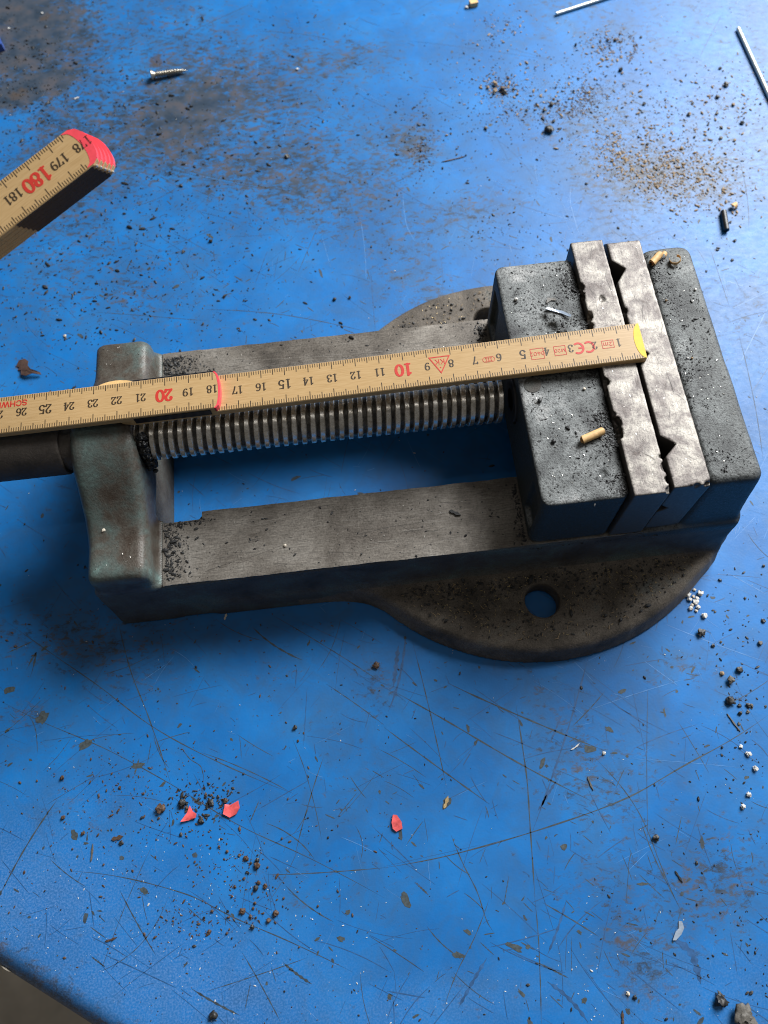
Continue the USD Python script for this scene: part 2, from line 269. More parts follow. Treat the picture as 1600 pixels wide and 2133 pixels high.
V[..., :2] = EA + S[..., None] * es + tt[..., None] * et; V[..., 2] = zz
ns, nt = S.shape
ii = np.arange(ns * nt).reshape(ns, nt); q = np.stack([ii[:-1, :-1], ii[1:, :-1], ii[1:, 1:], ii[:-1, 1:]], -1).reshape(-1, 4)
V = V.reshape(-1, 3)
tri = np.vstack([q[:, [0, 1, 2]], q[:, [0, 2, 3]]])
if np.cross(V[tri[-1, 1]] - V[tri[-1, 0]], V[tri[-1, 2]] - V[tri[-1, 0]])[2] < 0: tri = tri[:, ::-1]
def patches(spec):
    out = np.zeros(len(V))
    for u, v, ru, rv, ang, a in spec:
        c = unpx(u, v); k = 0.0225 * (1 + 0.25 * (1066 - v) / 1066)
        d = V[:, :2] - c[:2]; ca, sa = math.cos(math.radians(ang)), math.sin(math.radians(ang))
        x, y = (d[:, 0] * ca + d[:, 1] * sa) / (ru * k), (-d[:, 0] * sa + d[:, 1] * ca) / (rv * k)
        out = np.maximum(out, a * np.exp(-(x * x + y * y)))
    return out
P0 = V * 1.0
px_v = (P0[:, 1] + 0.1 * P0[:, 0])
dirt = 0.238 + 0.075 * (fbm(P0 * 0.16, 3, 5) - 0.5) * 2 + 0.050 * np.clip((px_v - 4) / 8, 0, 1)
tE = (P0[:, :2] - EA) @ et
dirt = dirt + .20 * np.exp(-np.clip(tE, 0, 99) / .9) * (tE < 6)
dirt = dirt + patches([(0, 60, 190, 210, 20, 0.28), (40, 190, 150, 60, 20, 0.25), (130, 330, 160, 330, 0, 0.08), (420, 230, 330, 170, 10, 0.09), (600, 330, 300, 150, -20, 0.06),
                       (700, 130, 160, 100, 0, 0.10), (860, 300, 80, 80, 30, 0.10), (1000, 430, 130, 60, 10, 0.07), (1200, 210, 300, 100, 0, 0.06),
                       (1400, 380, 180, 90, -10, 0.07), (1450, 900, 200, 300, 0, 0.02), (1330, 2000, 90, 130, 10, 0.08), (1500, 1850, 160, 140, 0, 0.08), (1180, 1560, 190, 210, 0, 0.07), (1200, 1830, 220, 110, 0, 0.07),
                       (1400, 1390, 120, 60, 0, 0.08), (150, 1330, 220, 90, -15, 0.10), (60, 1480, 70, 40, 0, 0.08), (640, 1360, 130, 50, 20, 0.07), (790, 1420, 60, 120, 10, 0.1),
                       (250, 1690, 180, 60, 0, 0.05), (520, 1850, 140, 60, -10, 0.06), (900, 640, 60, 40, 0, 0.05), (980, 2080, 200, 60, 0, 0.06)])
rust = patches([(325, 130, 62, 52, 15, 0.46), (425, 175, 66, 40, 10, 0.40), (400, 230, 26, 30, 0, 0.36), (660, 200, 60, 62, 10, 0.28), (95, 35, 36, 30, 40, 0.44), (258, 490, 26, 10, 0, 0.5),
                (880, 325, 24, 42, 10, 0.42), (1029, 507, 16, 9, 0, 0.5), (1145, 215, 90, 30, -10, 0.25), (1270, 110, 60, 30, 0, 0.22), (495, 62, 26, 8, 0, 0.42), (620, 60, 50, 26, 0, 0.25),
                (1290, 1962, 19, 24, 0, 0.52), (1322, 1915, 34, 30, -30, 0.27), (1445, 2000, 26, 60, 25, 0.27), (60, 1990, 34, 20, 0, 0.3), (1180, 1990, 26, 8, -15, 0.4), (40, 195, 60, 36, 20, 0.45), (560, 62, 40, 12, 0, 0.3)])
dust = patches([(60, 1880, 360, 170, -18, 1.25), (330, 2050, 440, 140, -14, 1.25), (800, 2110, 400, 70, 0, 0.7), (1500, 2080, 300, 110, 0, 0.6), (150, 1700, 260, 90, 0, 0.4), (1480, 760, 260, 500, 0, 0.25), (1400, 200, 400, 260, 0, 0.25)])
tabletop = put('tabletop', (V, tri), M['bench_blue'], bench, smooth=True, primvars={'dirt': dirt, 'rust': rust, 'dust': dust})

def ribbon(pts, w, taper=True, z=0.004):
    pts = np.asarray(pts, float); n = len(pts)
    d = np.gradient(pts, axis=0); d /= np.maximum(np.linalg.norm(d, axis=1, keepdims=True), 1e-9)
    nrm = np.c_[-d[:, 1], d[:, 0]]
    t = np.linspace(0, 1, n); ww = w / 2 * (np.clip(np.minimum(t, 1 - t) * 6, 0.12, 1) if taper else 1) * (1 + 0.35 * np.sin(t * 37 + pts[0, 0] * 9))
    a, b = pts + nrm * np.reshape(ww, (-1, 1)), pts - nrm * np.reshape(ww, (-1, 1))
    v = np.c_[np.vstack([a, b]), np.full(2 * n, z)]
    i = np.arange(n - 1)
    f = np.vstack([np.c_[i + n, i + n + 1, i + 1], np.c_[i + n, i + 1, i]])
    return v, f
def spline(px, n=40):
    p = unpx_many(px)[:, :2]; from_t = np.r_[0, np.cumsum(np.linalg.norm(np.diff(p, axis=0), axis=1))]; from_t /= from_t[-1]
    from scipy.interpolate import PchipInterpolator
    t = np.linspace(0, 1, n)
    return np.c_[PchipInterpolator(from_t, p[:, 0])(t), PchipInterpolator(from_t, p[:, 1])(t)]
z3 = lambda L: [(x * .5, 1280 + y * .5) for x, y in L]
z4 = lambda L: [(800 + x * .5, 1280 + y * .5) for x, y in L]
z5 = lambda L: [(x * .5, 1700 + y * .5) for x, y in L]
z6 = lambda L: [(800 + x * .5, 1700 + y * .5) for x, y in L]
z1 = lambda L: [(x * .5, y * .5) for x, y in L]
z2 = lambda L: [(800 + x * .5, y * .5) for x, y in L]
D, Q, W = 'scratch_dark', 'scratch_mid', 'scratch_light'
SCR = [(z3([(0, 10), (240, 180), (400, 290), (640, 470), (900, 610), (1220, 745)]), .06, D), (z3([(0, 360), (160, 440), (440, 560), (700, 700), (1000, 880), (1300, 1020), (1600, 1180)]), .05, D),
       (z3([(490, 10), (540, 220), (620, 430), (710, 700)]), .07, D), (z3([(640, 500), (670, 590), (705, 640)]), .05, D), (z3([(0, 1170), (110, 965), (240, 770)]), .10, D),
       (z5([(290, 230), (760, 320), (990, 430), (1200, 520), (1470, 650)]), .055, D), (z3([(1110, 1085), (1350, 1075), (1600, 1055)]) , .06, D),
       (z4([(0, 1055), (200, 1020), (400, 970), (700, 880), (1000, 770), (1250, 630), (1450, 520), (1600, 420)]), .085, D),
       (z4([(265, 285), (380, 340), (750, 500), (915, 565)]), .10, D), (z4([(40, 320), (220, 420), (590, 635), (860, 775)]), .09, D), (z4([(0, 470), (230, 640), (440, 790)]), .08, D),
       (z4([(550, 380), (590, 640), (610, 900), (630, 1200)]), .085, D), (z6([(630, 360), (640, 460), (650, 650), (655, 866)]), .06, D), (z4([(850, 180), (790, 400), (720, 620), (620, 900)]), .12, Q),
       (z4([(120, 120), (190, 400), (260, 720)]), .06, D), (z4([(880, 600), (1080, 860), (1160, 1060), (1220, 1200)]), .05, D), (z4([(830, 250), (1000, 400), (1120, 460), (1200, 500)]), .04, Q),
       (z3([(1350, 590), (1300, 740), (1230, 1000)]), .06, D), (z3([(1280, 300), (1265, 550)]), .045, Q), (z3([(630, 530), (615, 620)]), .05, D), (z3([(200, 680), (340, 560), (520, 420)]), .03, Q),
       (z5([(500, 310), (590, 480), (650, 580)]), .07, D), (z5([(700, 340), (560, 560), (410, 650)]), .04, D), (z5([(1010, 570), (1080, 690), (1170, 860)]), .06, D), (z5([(1180, 610), (1240, 660), (1300, 700)]), .14, D),
       (z5([(860, 730), (1080, 660), (1280, 590)]), .045, D), (z5([(800, 720), (900, 780), (1000, 830)]), .11, D), (z5([(1190, 290), (1290, 380), (1390, 440)]), .07, D), (z5([(640, 110), (540, 330), (420, 650)]), .035, D),
       (z5([(1020, 810), (1045, 690)]), .05, D), (z5([(380, 585), (440, 630)]), .08, D), (z5([(780, 380), (860, 450)]), .04, D), (z5([(210, 180), (290, 250), (360, 295)]), .05, D), (z5([(1130, 630), (1150, 690)]), .04, D),
       (z3([(760, 560), (790, 600), (840, 640), (850, 700)]), .05, D), (z3([(580, 600), (560, 670)]), .10, 'chip_mark'), (z3([(1050, 50), (1130, 120), (1260, 190)]), .12, D), (z3([(900, 20), (1000, 80), (1100, 110)]), .05, D),
       (z3([(1130, 0), (1400, 160), (1600, 290)]), .05, D), (z3([(1360, 290), (1450, 350), (1600, 460)]), .05, D), (z3([(1420, 10), (1390, 120), (1320, 240)]), .04, D), (z3([(1110, 870), (1250, 950), (1310, 1020)]), .06, D),
       (z3([(840, 575), (1010, 640), (1210, 740)]), .05, D), (z3([(1080, 775), (1040, 870)]), .07, D), (z3([(1220, 520), (1280, 680), (1340, 940)]), .04, D), (z3([(110, 230), (150, 160), (130, 250)]), .14, D), (z3([(30, 160), (140, 110)]), .08, 'chip_mark'),
       (z3([(120, 420), (150, 490), (155, 580)]), .05, D), (z3([(180, 350), (70, 450), (0, 510)]), .04, D), (z3([(1480, 880), (1510, 960), (1500, 1030)]), .04, D), (z3([(1490, 740), (1400, 850)]), .04, D),
       (z3([(620, 600), (660, 560), (690, 520)]), .03, Q), (z3([(1550, 650), (1600, 680)]), .05, D), (z3([(450, 700), (330, 800)]), .03, Q),
       (z4([(60, 130), (40, 300)]), .28, Q), (z4([(90, 80), (70, 240), (20, 400)]), .16, Q), (z4([(1160, 35), (1400, 130), (1600, 200)]), .05, W), (z4([(1080, 190), (1230, 300)]), .05, W), (z4([(850, 400), (1050, 330), (1250, 270)]), .035, W),
       (z4([(1020, 600), (1300, 620), (1500, 640)]), .03, W), (z4([(920, 320), (860, 390), (780, 470)]), .06, D), (z4([(1250, 1010), (1300, 860), (1350, 720)]), .03, Q), (z4([(1100, 300), (1095, 640), (1100, 940)]), .04, D),
       (z4([(720, 690), (640, 820)]), .16, Q), (z4([(740, 420), (690, 540)]), .10, Q), (z4([(280, 620), (380, 540), (200, 740)]), .03, Q), (z4([(1340, 810), (1420, 850), (1480, 870)]), .05, Q), (z4([(1120, 820), (1240, 900), (1350, 960)]), .03, Q),
       (z6([(130, 275), (185, 328)]), .11, D), (z6([(0, 210), (400, 120)]), .02, Q), (z6([(280, 80), (330, 200), (390, 320), (430, 440), (460, 488)]), .06, D), (z6([(440, 340), (380, 500), (300, 660), (250, 800)]), .05, D), (z6([(180, 460), (250, 540), (320, 590)]), .06, D),
       (z6([(660, 360), (780, 430), (895, 502)]), .07, D), (z6([(640, 610), (770, 675)]), .09, D), (z6([(430, 590), (370, 690), (310, 800)]), .18, Q), (z6([(680, 690), (780, 770), (850, 860)]), .2, Q), (z6([(520, 250), (500, 370)]), .05, D),
       (z6([(1070, 20), (1130, 180), (1180, 280), (1235, 388)]), .06, D), (z6([(1240, 0), (1215, 120)]), .05, D), (z6([(780, 500), (782, 660)]), .03, D), (z6([(580, 360), (620, 400)]), .05, D), (z6([(1160, 560), (1165, 640)]), .05, D),
       (z6([(1030, 150), (1018, 205)]), .05, D), (z6([(400, 525), (460, 580)]), .05, D), (z6([(760, 350), (720, 480), (680, 580)]), .14, Q), (z6([(1200, 510), (1290, 590), (1320, 700)]), .4, Q), (z6([(1060, 240), (1170, 345)]), .04, D),
       (z1([(640, 20), (480, 200), (330, 300), (150, 480), (60, 560)]), .06, D), (z1([(560, 140), (400, 290), (300, 400)]), .05, D), (z1([(340, 300), (200, 440), (100, 540)]), .05, D), (z1([(660, 660), (820, 720), (1000, 760), (1220, 795)]), .06, D),
       (z1([(670, 680), (830, 735), (1180, 790)]), .04, D), (z1([(790, 725), (740, 780), (550, 860)]), .05, D), (z1([(720, 970), (800, 1010), (870, 1050)]), .06, Q), (z1([(1070, 130), (1220, 138), (1380, 165)]), .05, D), (z1([(1060, 10), (950, 60), (840, 110), (690, 180)]), .05, D),
       (z1([(1500, 900), (1515, 1000), (1525, 1180)]), .045, W), (z1([(1340, 980), (1380, 1120)]), .04, W), (z1([(1330, 930), (1240, 1140)]), .05, D), (z1([(1210, 440), (1175, 600)]), .03, W), (z1([(1550, 690), (1580, 750), (1600, 780)]), .05, Q), (z1([(1120, 1030), (1060, 1190)]), .06, Q), (z1([(1590, 560), (1450, 650)]), .04, Q),
       (z1([(0, 300), (160, 210), (340, 120)]), .05, D), (z1([(470, 560), (560, 510)]), .05, D), (z1([(1400, 260), (1440, 300)]), .04, D),
       (z2([(0, 770), (60, 820), (170, 850)]), .04, Q), (z2([(80, 800), (90, 920), (140, 1020)]), .05, W), (z2([(780, 770), (780, 860), (815, 980)]), .05, W), (z2([(100, 170), (280, 190), (500, 220), (760, 260)]), .04, Q), (z2([(1420, 40), (1370, 130), (1310, 250)]), .04, D), (z2([(1480, 660), (1510, 800), (1520, 960)]), .05, D),
       (z2([(470, 580), (520, 620), (640, 760)]), .04, Q), (z2([(930, 420), (900, 500)]), .05, Q), (z2([(1250, 150), (1370, 140)]), .05, Q)]
SCR += [([(430, 645), (560, 652), (640, 664), (760, 690)], .06, D), ([(772, 560), (778, 640), (782, 690)], .06, Q), ([(200, 650), (330, 660), (430, 668)], .05, D), ([(1540, 700), (1570, 830), (1590, 960)], .05, D), ([(1600, 640), (1540, 760)], .05, W), ([(1440, 560), (1560, 600)], .04, W), ([(1480, 520), (1520, 640)], .04, D), ([(1510, 1190), (1600, 1240)], .05, W)]
for px, w, mat in SCR:
    v, f = ribbon(spline(px), w * 0.6)
    put('scratch', (v, f), M[mat], tabletop)
# the countless fine scratches and chips
def px_to_local(n, region=None):
    u = rng.uniform(-40, 1640, n); v = rng.uniform(-30, 2170, n); return np.c_[u, v]
def fine_scratches(n, mat, name, lo, hi, wlo, whi, where=None):
    Vs, Fs, o = [], [], 0
    px = where(n) if where else px_to_local(n)
    p = unpx_many(px)[:, :2]
    base = np.radians(rng.choice([-35, 20, 60, 95, 140], n, p=[.34, .2, .16, .16, .14])) + rng.normal(0, .2, n)
    L = np.exp(rng.uniform(np.log(lo), np.log(hi), n)); wd = rng.uniform(wlo, whi, n); c = rng.normal(0, .12, n)
    for i in range(n):
        t = np.linspace(-.5, .5, 7); d = np.array([math.cos(base[i]), math.sin(base[i])]); nn = np.array([-d[1], d[0]])
        pts = p[i] + np.outer(t * L[i], d) + np.outer((t * t - .1) * c[i] * L[i], nn)
        ok = ((pts - EA) @ et).min() > RE + .1
        if not ok: continue
        v, f = ribbon(pts, wd[i], z=0.003 + 0.001 * (i % 3)); Vs.append(v); Fs.append(f + o); o += len(v)
    tag(put(name, (np.vstack(Vs), np.vstack(Fs)), M[mat], tabletop), kind='stuff')
fine_scratches(210, 'scratch_dark', 'fine_scratch', .3, 3.0, .010, .026)
fine_scratches(900, 'scratch_mid', 'fine_scratch', .3, 3.5, .012, .035)
fine_scratches(560, 'scratch_light', 'fine_scratch', .3, 3.0, .008, .02, lambda n: np.c_[rng.normal(1300, 240, n), np.r_[rng.normal(450, 300, n // 2), rng.normal(900, 350, n - n // 2)]])
fine_scratches(160, 'scratch_light', 'fine_scratch', .3, 2.0, .008, .018)
fine_scratches(520, 'scratch_dark', 'wear_streak', .12, .8, .02, .055, lambda n: np.c_[rng.normal(430, 330, n), rng.normal(330, 210, n)])
fine_scratches(240, 'chip_mark', 'wear_streak', .12, .6, .015, .045, lambda n: np.c_[rng.normal(950, 360, n), rng.normal(330, 230, n)])
fine_scratches(110, 'scratch_dark', 'wear_streak', .12, .7, .015, .04, lambda n: np.c_[rng.normal(1200, 260, n), rng.normal(1680, 240, n)])
def blob_poly(r, n=9, el=1.0, jag=0.35):
    a = np.linspace(0, 2 * np.pi, n, endpoint=False) + rng.normal(0, .12, n); rr = r * (1 + rng.uniform(-jag, jag, n))
    return np.c_[np.cos(a) * rr * el, np.sin(a) * rr / math.sqrt(el)]
def flat_marks(px, sizes, mat, name, parent, kind='stuff', z=0.005):
    Vs, Fs, o = [], [], 0
    for (p, s) in zip(unpx_many(px), sizes):
        el = rng.uniform(1, 2.6); b = blob_poly(s, 9, el); a = rng.choice([-.6, 1.1, 1.9, .5]) + rng.normal(0, .3); ca, sa = math.cos(a), math.sin(a)
        b = b @ np.array([[ca, sa], [-sa, ca]]) + p[:2]
        if ((b - EA) @ et).min() < RE + .1: continue
        n = len(b); v = np.vstack([np.c_[b, np.full(n, z)], [[p[0], p[1], z]]]); i = np.arange(n); f = np.c_[i, (i + 1) % n, np.full(n, n)]
        Vs.append(v); Fs.append(f + o); o += len(v)
    return tag(put(name, (np.vstack(Vs), np.vstack(Fs)), M[mat], parent), kind=kind)
n = 190
flat_marks(px_to_local(n), np.exp(rng.normal(np.log(.042), .5, n)).clip(.02, .11), 'chip_mark', 'chip_mark', tabletop)
n = 300
flat_marks(px_to_local(n), np.exp(rng.normal(np.log(.045), .5, n)).clip(.02, .12), 'scratch_dark', 'chip_mark', tabletop, z=0.0055)
# larger named paint chips, one by one
for u, v, s in [(953, 1990, .20), (1072, 1973, .22), (845, 1874, .24), (930, 1672, .22), (287, 1595, .22), (1228, 1560, .26), (1130, 1590, .16), (1297, 1440, .14), (1270, 1520, .18), (975, 1942, .12), (1207, 1942, .1), (1217, 2085, .13), (300, 1855, .15), (155, 1740, .2), (1175, 1765, .16), (88, 1495, .3), (178, 1550, .26), (20, 1437, .24), (710, 1955, .15), (725, 1900, .12), (1100, 1972, .1)]:
    p = unpx(u, v); b = blob_poly(s * .8, 12, rng.uniform(1.2, 1.9), .3); a = rng.uniform(-1.2, 1.2); b = b @ np.array([[math.cos(a), math.sin(a)], [-math.sin(a), math.cos(a)]]) + p[:2]
    nn = len(b); i = np.arange(nn)
    put('paint_chip', (np.vstack([np.c_[b, np.full(nn, .007)], [[p[0], p[1], .007]]]), np.c_[i, (i + 1) % nn, np.full(nn, nn)]), M['chip_mark'], tabletop)
# a nick of bare wood in the rounded edge
p = unpx(22, 2008); nick = trimesh.Trimesh(ICO1.vertices * [.26, .05, .14], ICO1.faces); nick.apply_transform(trimesh.transformations.rotation_matrix(math.atan2(es[1], es[0]), [0, 0, 1])); nick.apply_translation([*(EA + es * .6 + et * .14), -.62])
put('edge_nick', nick, M['pale'], bench, smooth=True)

# ================================================================ the vise
VX = (11.0, 0.0, 0.0)
vise = thing('machine_vise', 'worn grey-green cast iron drill press vise lying on blue bench', 'vise', VX)
ZR = 3.72
SCREW_Z, SCREW_R = 6.05, 0.96
h = 0.1
X, Y, Z = grid((-3.4, -11.0, -0.3), (28.2, 11.0, 8.3), h)
# bed with slightly drafted sides
hy = 5.98 + 0.09 * (ZR - Z)
dy = np.abs(Y + 0.0) - hy
bed = smax(smax(np.abs(X - 11.15) - 14.0, dy, .2), np.maximum(Z - (ZR - .05), -Z), .12)
# round flange in plan, concave fillets where it leaves the bed
circ = np.sqrt((X - 17.0) ** 2 + Y ** 2) - 10.45 + .34 * np.clip(Z, 0, 1.5)
plan = smin(circ, smax(np.abs(X - 13.0) - 11.0, np.abs(Y) - 6.05, .1), 1.6)
fl_ = smax(plan, Z - 1.14, .3); fl_ = np.maximum(fl_, -Z)
body = smin(bed, fl_, .75)
# bracket at the end, arched over the screw
w = 0.5 * (1 + np.cos(np.pi * np.clip(np.abs(Y) / 4.5, 0, 1)))
zt = 5.2 + 2.08 * w
brk = smax(smax(np.abs(X - (-1.52 - .06 * w)) - (1.30 + .14 * w), np.abs(Y) - (6.0 + .05 * (5 - Z)), .45), np.maximum((Z - zt) * .8, -Z), .5)
body = smin(body, brk, .42)
# fixed jaw, its outer face raked
fj = smax(smax(np.maximum(22.5 - X, (X - (24.72 + .15 * (7.85 - Z)) + .012 * (Y + 5) * 0)), np.abs(Y - .06) - (5.80 + .03 * (7.8 - Z)), .5), np.maximum(Z - 7.93, -Z + 1), .38)
body = smin(body, fj, .5)
fj2 = smax(np.maximum(21.15 - X, X - 23), np.abs(Y) - 5.74, .1); fj2 = np.maximum(fj2, np.maximum(Z - 3.85, 2 - Z)); body = np.minimum(body, fj2)
# the slot, its wider notch, and the two bolt holes
slot = sbox(X, Y, Z, (-.45, -2.69, -2), (20.0, 2.69, ZR + .3), .05)
notch = sbox(X, Y, Z, (-.45, -3.0, 1.5), (1.75, 2.9, ZR + .02), .25)
body = np.maximum(body, -np.minimum(slot, notch))
for sy in (-1, 1):
    r = np.sqrt((X - 16.65) ** 2 + (Y - sy * 7.78) ** 2)
    body = smax(body, -(r - .78), .12)
# bore for the screw
bore = np.sqrt(Y ** 2 + (Z - SCREW_Z) ** 2) - .99; bore = np.maximum(bore, X - .4)
body = np.maximum(body, -bore)
body += (.05 * (fbm(np.stack([X[::4, ::4, ::4], Y[::4, ::4, ::4], Z[::4, ::4, ::4]], -1) * .55, 3, 3) - .5)).repeat(4, 0).repeat(4, 1).repeat(4, 2)[:X.shape[0], :X.shape[1], :X.shape[2]] * 0
P, F, N = surfnet(body.astype(np.float64), np.array([-3.4, -11.0, -.3]), h)
wob = (fbm(P * .7, 3, 3) - .5) * .07 + (fbm(P * 3.1, 2, 8) - .5) * .02
wob *= (P[:, 2] > .15)
P = P + N * wob[:, None]
C = P[F].mean(1)
is_b = (C[:, 0] < -.02) & (C[:, 2] > 3.62)
is_f = (~is_b) & (C[:, 0] > 21.0) & (C[:, 2] > 3.3)
is_fl = (~is_b) & (~is_f) & (np.abs(C[:, 1]) > 6.25 + .1) & (C[:, 2] < 1.75) & (C[:, 0] > 5.5) | ((~is_b) & (~is_f) & (C[:, 0] > 25.6))
for nm, keep, mt in (('base', ~(is_b | is_f | is_fl), 'base_iron'), ('screw_bracket', is_b, 'bracket_iron'), ('fixed_jaw', is_f, 'fixed_iron'), ('flange', is_fl, 'flange_iron')):
    ms, nn = submesh(P, F, N, keep)
    pr = put(nm, ms, M[mt], vise, VX, normals=nn)
    if nm == 'fixed_jaw': fixed_prim = pr
    if nm == 'flange': tag(pr, 'round dark brown flange with two bolt holes')
# machined ways
def way(y0, y1, notch_side):
    poly = sg.box(.03, y0, 21.0, y1)
    nx = sg.box(-.2, -3.02, 1.77, 3.0).buffer(.02)
    poly = poly.difference(nx)
    e = np.array(poly.exterior.coords); poly = sg.Polygon(e).segmentize(.35)
    e = np.array(poly.exterior.coords)[:-1]; k = noise(np.c_[e * 1.7, np.zeros(len(e))], 4) - .5
    e = e + np.c_[k * .03, (noise(np.c_[e * 2.3, np.ones(len(e))], 9) - .5) * .05]
    m = trimesh.creation.extrude_polygon(sg.Polygon(e), .07); m.apply_translation([0, 0, ZR - .055]); return m
put('slide_way', way(-5.97, -2.67, -1), M['rail_steel'], vise, VX); put('slide_way', way(2.67, 5.97, 1), M['rail_steel'], vise, VX)
# moving jaw
JX0, JX1, JZ = 15.98, 19.46, 7.68
h = .07
X, Y, Z = grid((15.5, -6.4, 3.5), (19.9, 6.4, 8.0), h)
mj = smax(smax(smax(np.abs(X - (JX0 + JX1) / 2 - .15) - (JX1 - JX0) / 2 - .0, np.abs(Y - .04) - (5.87 + .02 * (JZ - Z)), .5), X - JX1, .02), np.maximum(Z - JZ, 3.77 - Z), .18)
mj = smax(smax(JX0 - X, X - JX1, .02), np.abs(Y - .04) - (5.87 + .02 * (JZ - Z)), .42); mj = smax(mj, np.maximum(Z - JZ, 3.77 - Z), .16)
for cy in (-4.9, 4.7):                                            # shallow cast pockets in the screw side
    mj = smax(mj, -sbox(X, Y, Z, (15.2, cy - .55, 4.3), (16.25, cy + .55, 6.9), .2), .12)
bossr = np.sqrt(Y ** 2 + (Z - SCREW_Z) ** 2); mj = smax(mj, -np.maximum(bossr - 1.05, X - 16.6), .06)
for dx, dyy, dz, r in ((17.9, 2.4, 7.8, .3), (18.2, 1.9, 7.78, .24), (17.6, 2.9, 7.76, .2), (18.6, -4.7, 7.76, .2), (18.3, -5.0, 7.78, .15)):
    mj = smax(mj, -(np.sqrt((X - dx) ** 2 + (Y - dyy) ** 2 + (Z - dz) ** 2) - r), .06)
P, F, N = surfnet(mj.astype(np.float64), np.array([15.5, -6.4, 3.5]), h)
P = P + N * (((fbm(P * 1.3, 3, 13) - .5) * .03 + (fbm(P * 5, 2, 18) - .5) * .014) * (P[:, 2] > 3.9))[:, None]
mjp = put('moving_jaw', (P, F), M['jaw_iron'], vise, VX, normals=N)
plug = trimesh.creation.cylinder(.36, .06, sections=28); plug.apply_translation([16.57, -.35, JZ - .01]); put('pin_plug', plug, M['base_iron'], mjp, VX)
# jaw plates, chipped
def plate(x0, x1, y0, y1, z0, z1, chips, grooves, ends, seed):
    h = .045
    o = (x0 - .2, y0 - .2, z0 - .2)
    X, Y, Z = grid(o, (x1 + .2, y1 + .3, z1 + .2), h)
    f = sbox(X, Y, Z, (x0, y0, z0), (x1, y1, z1), .05)
    for q_, (cx, cy, cz, r) in enumerate(chips):
        lo_ = [max(0, int((c - o[i] - r * 1.6) / h)) for i, c in enumerate((cx, cy, cz))]; hi_ = [max(l + 1, int((c - o[i] + r * 1.6) / h)) for i, (c, l) in enumerate(zip((cx, cy, cz), lo_))]
        sl_ = tuple(slice(a, b) for a, b in zip(lo_, hi_)); x, y, z = X[sl_], Y[sl_], Z[sl_]
        if not x.size: continue
        nz = fbm(np.stack([x, y, z], -1) * 3.2 + q_ * 5.1, 3, seed + q_) - .5
        f[sl_] = smax(f[sl_], -(np.sqrt((x - cx) ** 2 + ((y - cy) * (.75 if q_ % 2 else 1)) ** 2 + ((z - cz) * (.7 + .3 * (q_ % 3) / 2)) ** 2) - r * (.80 + .9 * nz)), .03)
    for gy, d, wl, wr in grooves:                                 # V groove cut down the face at x0
        t = (X - x0) / d
        v = np.maximum((gy - Y) / wl + t - 1, (Y - gy) / wr + t - 1) * min(d, wl, wr) * .8
        f = np.maximum(f, -v)
    for fn in ends: f = smax(f, fn(X, Y, Z), .04)
    P, F, N = surfnet(f.astype(np.float64), np.array(o), h)
    k = (fbm(P * 2.2, 3, seed) - .5) * .022 + (fbm(P * 7, 2, seed + 3) - .5) * .022
    return (P + N * k[:, None], F, N)
ZP = 8.03
X1, X2, X3, X4 = 19.47, 20.92, 21.06, 22.56
P, F, N = plate(X1, X2, -5.95, 6.5, 3.8, ZP,
    [(19.38, 4.1, 7.9, .30), (19.34, 3.6, 7.8, .33), (19.36, 2.5, 7.95, .36), (19.42, 2.0, 7.85, .22), (19.36, -.8, 7.95, .36), (19.4, -1.1, 7.7, .3), (19.36, -2.65, 7.95, .42), (19.36, -3.1, 7.8, .40), (19.4, -2.3, 8.0, .2), (20.95, -4.9, 8.05, .22), (20.95, -5.4, 8.02, .2), (20.9, -5.95, 8.0, .22), (20.9, -4.4, 8.0, .12), (20.2, 3.3, 8.12, .2)],
    [], [], 21)
put('jaw_plate', (P, F), M['plate_steel'], mjp, VX, normals=N)
P, F, N = plate(X3, X4, -5.80, 6.5, 3.8, ZP,
    [(22.0, -5.85, 8.0, .2), (22.4, -5.9, 8.05, .26), (21.7, -5.9, 8.02, .16), (22.6, -5.7, 8.1, .18), (22.72, 3.2, 8.05, .24), (22.74, 4.0, 8.1, .24), (22.72, 5.2, 8.1, .24), (22.74, 2.0, 8.08, .24), (21.0, 2.6, 7.85, .3)],
    [(4.78, .52, .7, .52), (.36, .5, .52, .5), (-3.92, .55, .52, .44)], [lambda X, Y, Z: (Y - 6.32) * .8 + (Z - ZP + .12) * .6, lambda X, Y, Z: -((5.9 - Z) * 0 + np.maximum(np.abs(Z - 5.9) + (X - X3) - .4, -1) * .7)], 31)
put('jaw_plate', (P, F), M['plate_steel'], fixed_prim, VX, normals=N)
# lead screw: square thread swept as one helix
PITCH = .403
prf = np.array([(0, .84), (.08, .84), (.12, .90), (.16, .94), (.22, SCREW_R), (.62, SCREW_R), (.68, .94), (.72, .90), (.76, .84), (1.0, .84)])
th = np.linspace(0, 2 * np.pi, 73)
rows = np.array([((k + q0[0]) * PITCH, q0[1]) for k in range(-2, 39) for q0 in prf[:-1]])
XX = rows[:, 0][:, None] - (th / (2 * np.pi) * PITCH)[None]; rad = np.tile(rows[:, 1][:, None], (1, len(th)))
TH = np.tile(th[None], (len(rows), 1))
rad = np.where((np.abs(XX - 7.95) < .16) & (np.abs(TH - 4.0) < .5), np.minimum(rad, .72), rad)
XX = np.clip(XX, -.45, 15.97)
Pv = np.stack([XX, rad * np.cos(TH), SCREW_Z + rad * np.sin(TH)], -1); ii = np.arange(XX.size).reshape(XX.shape)
jrow = np.arange(len(rows) - 1) % 9
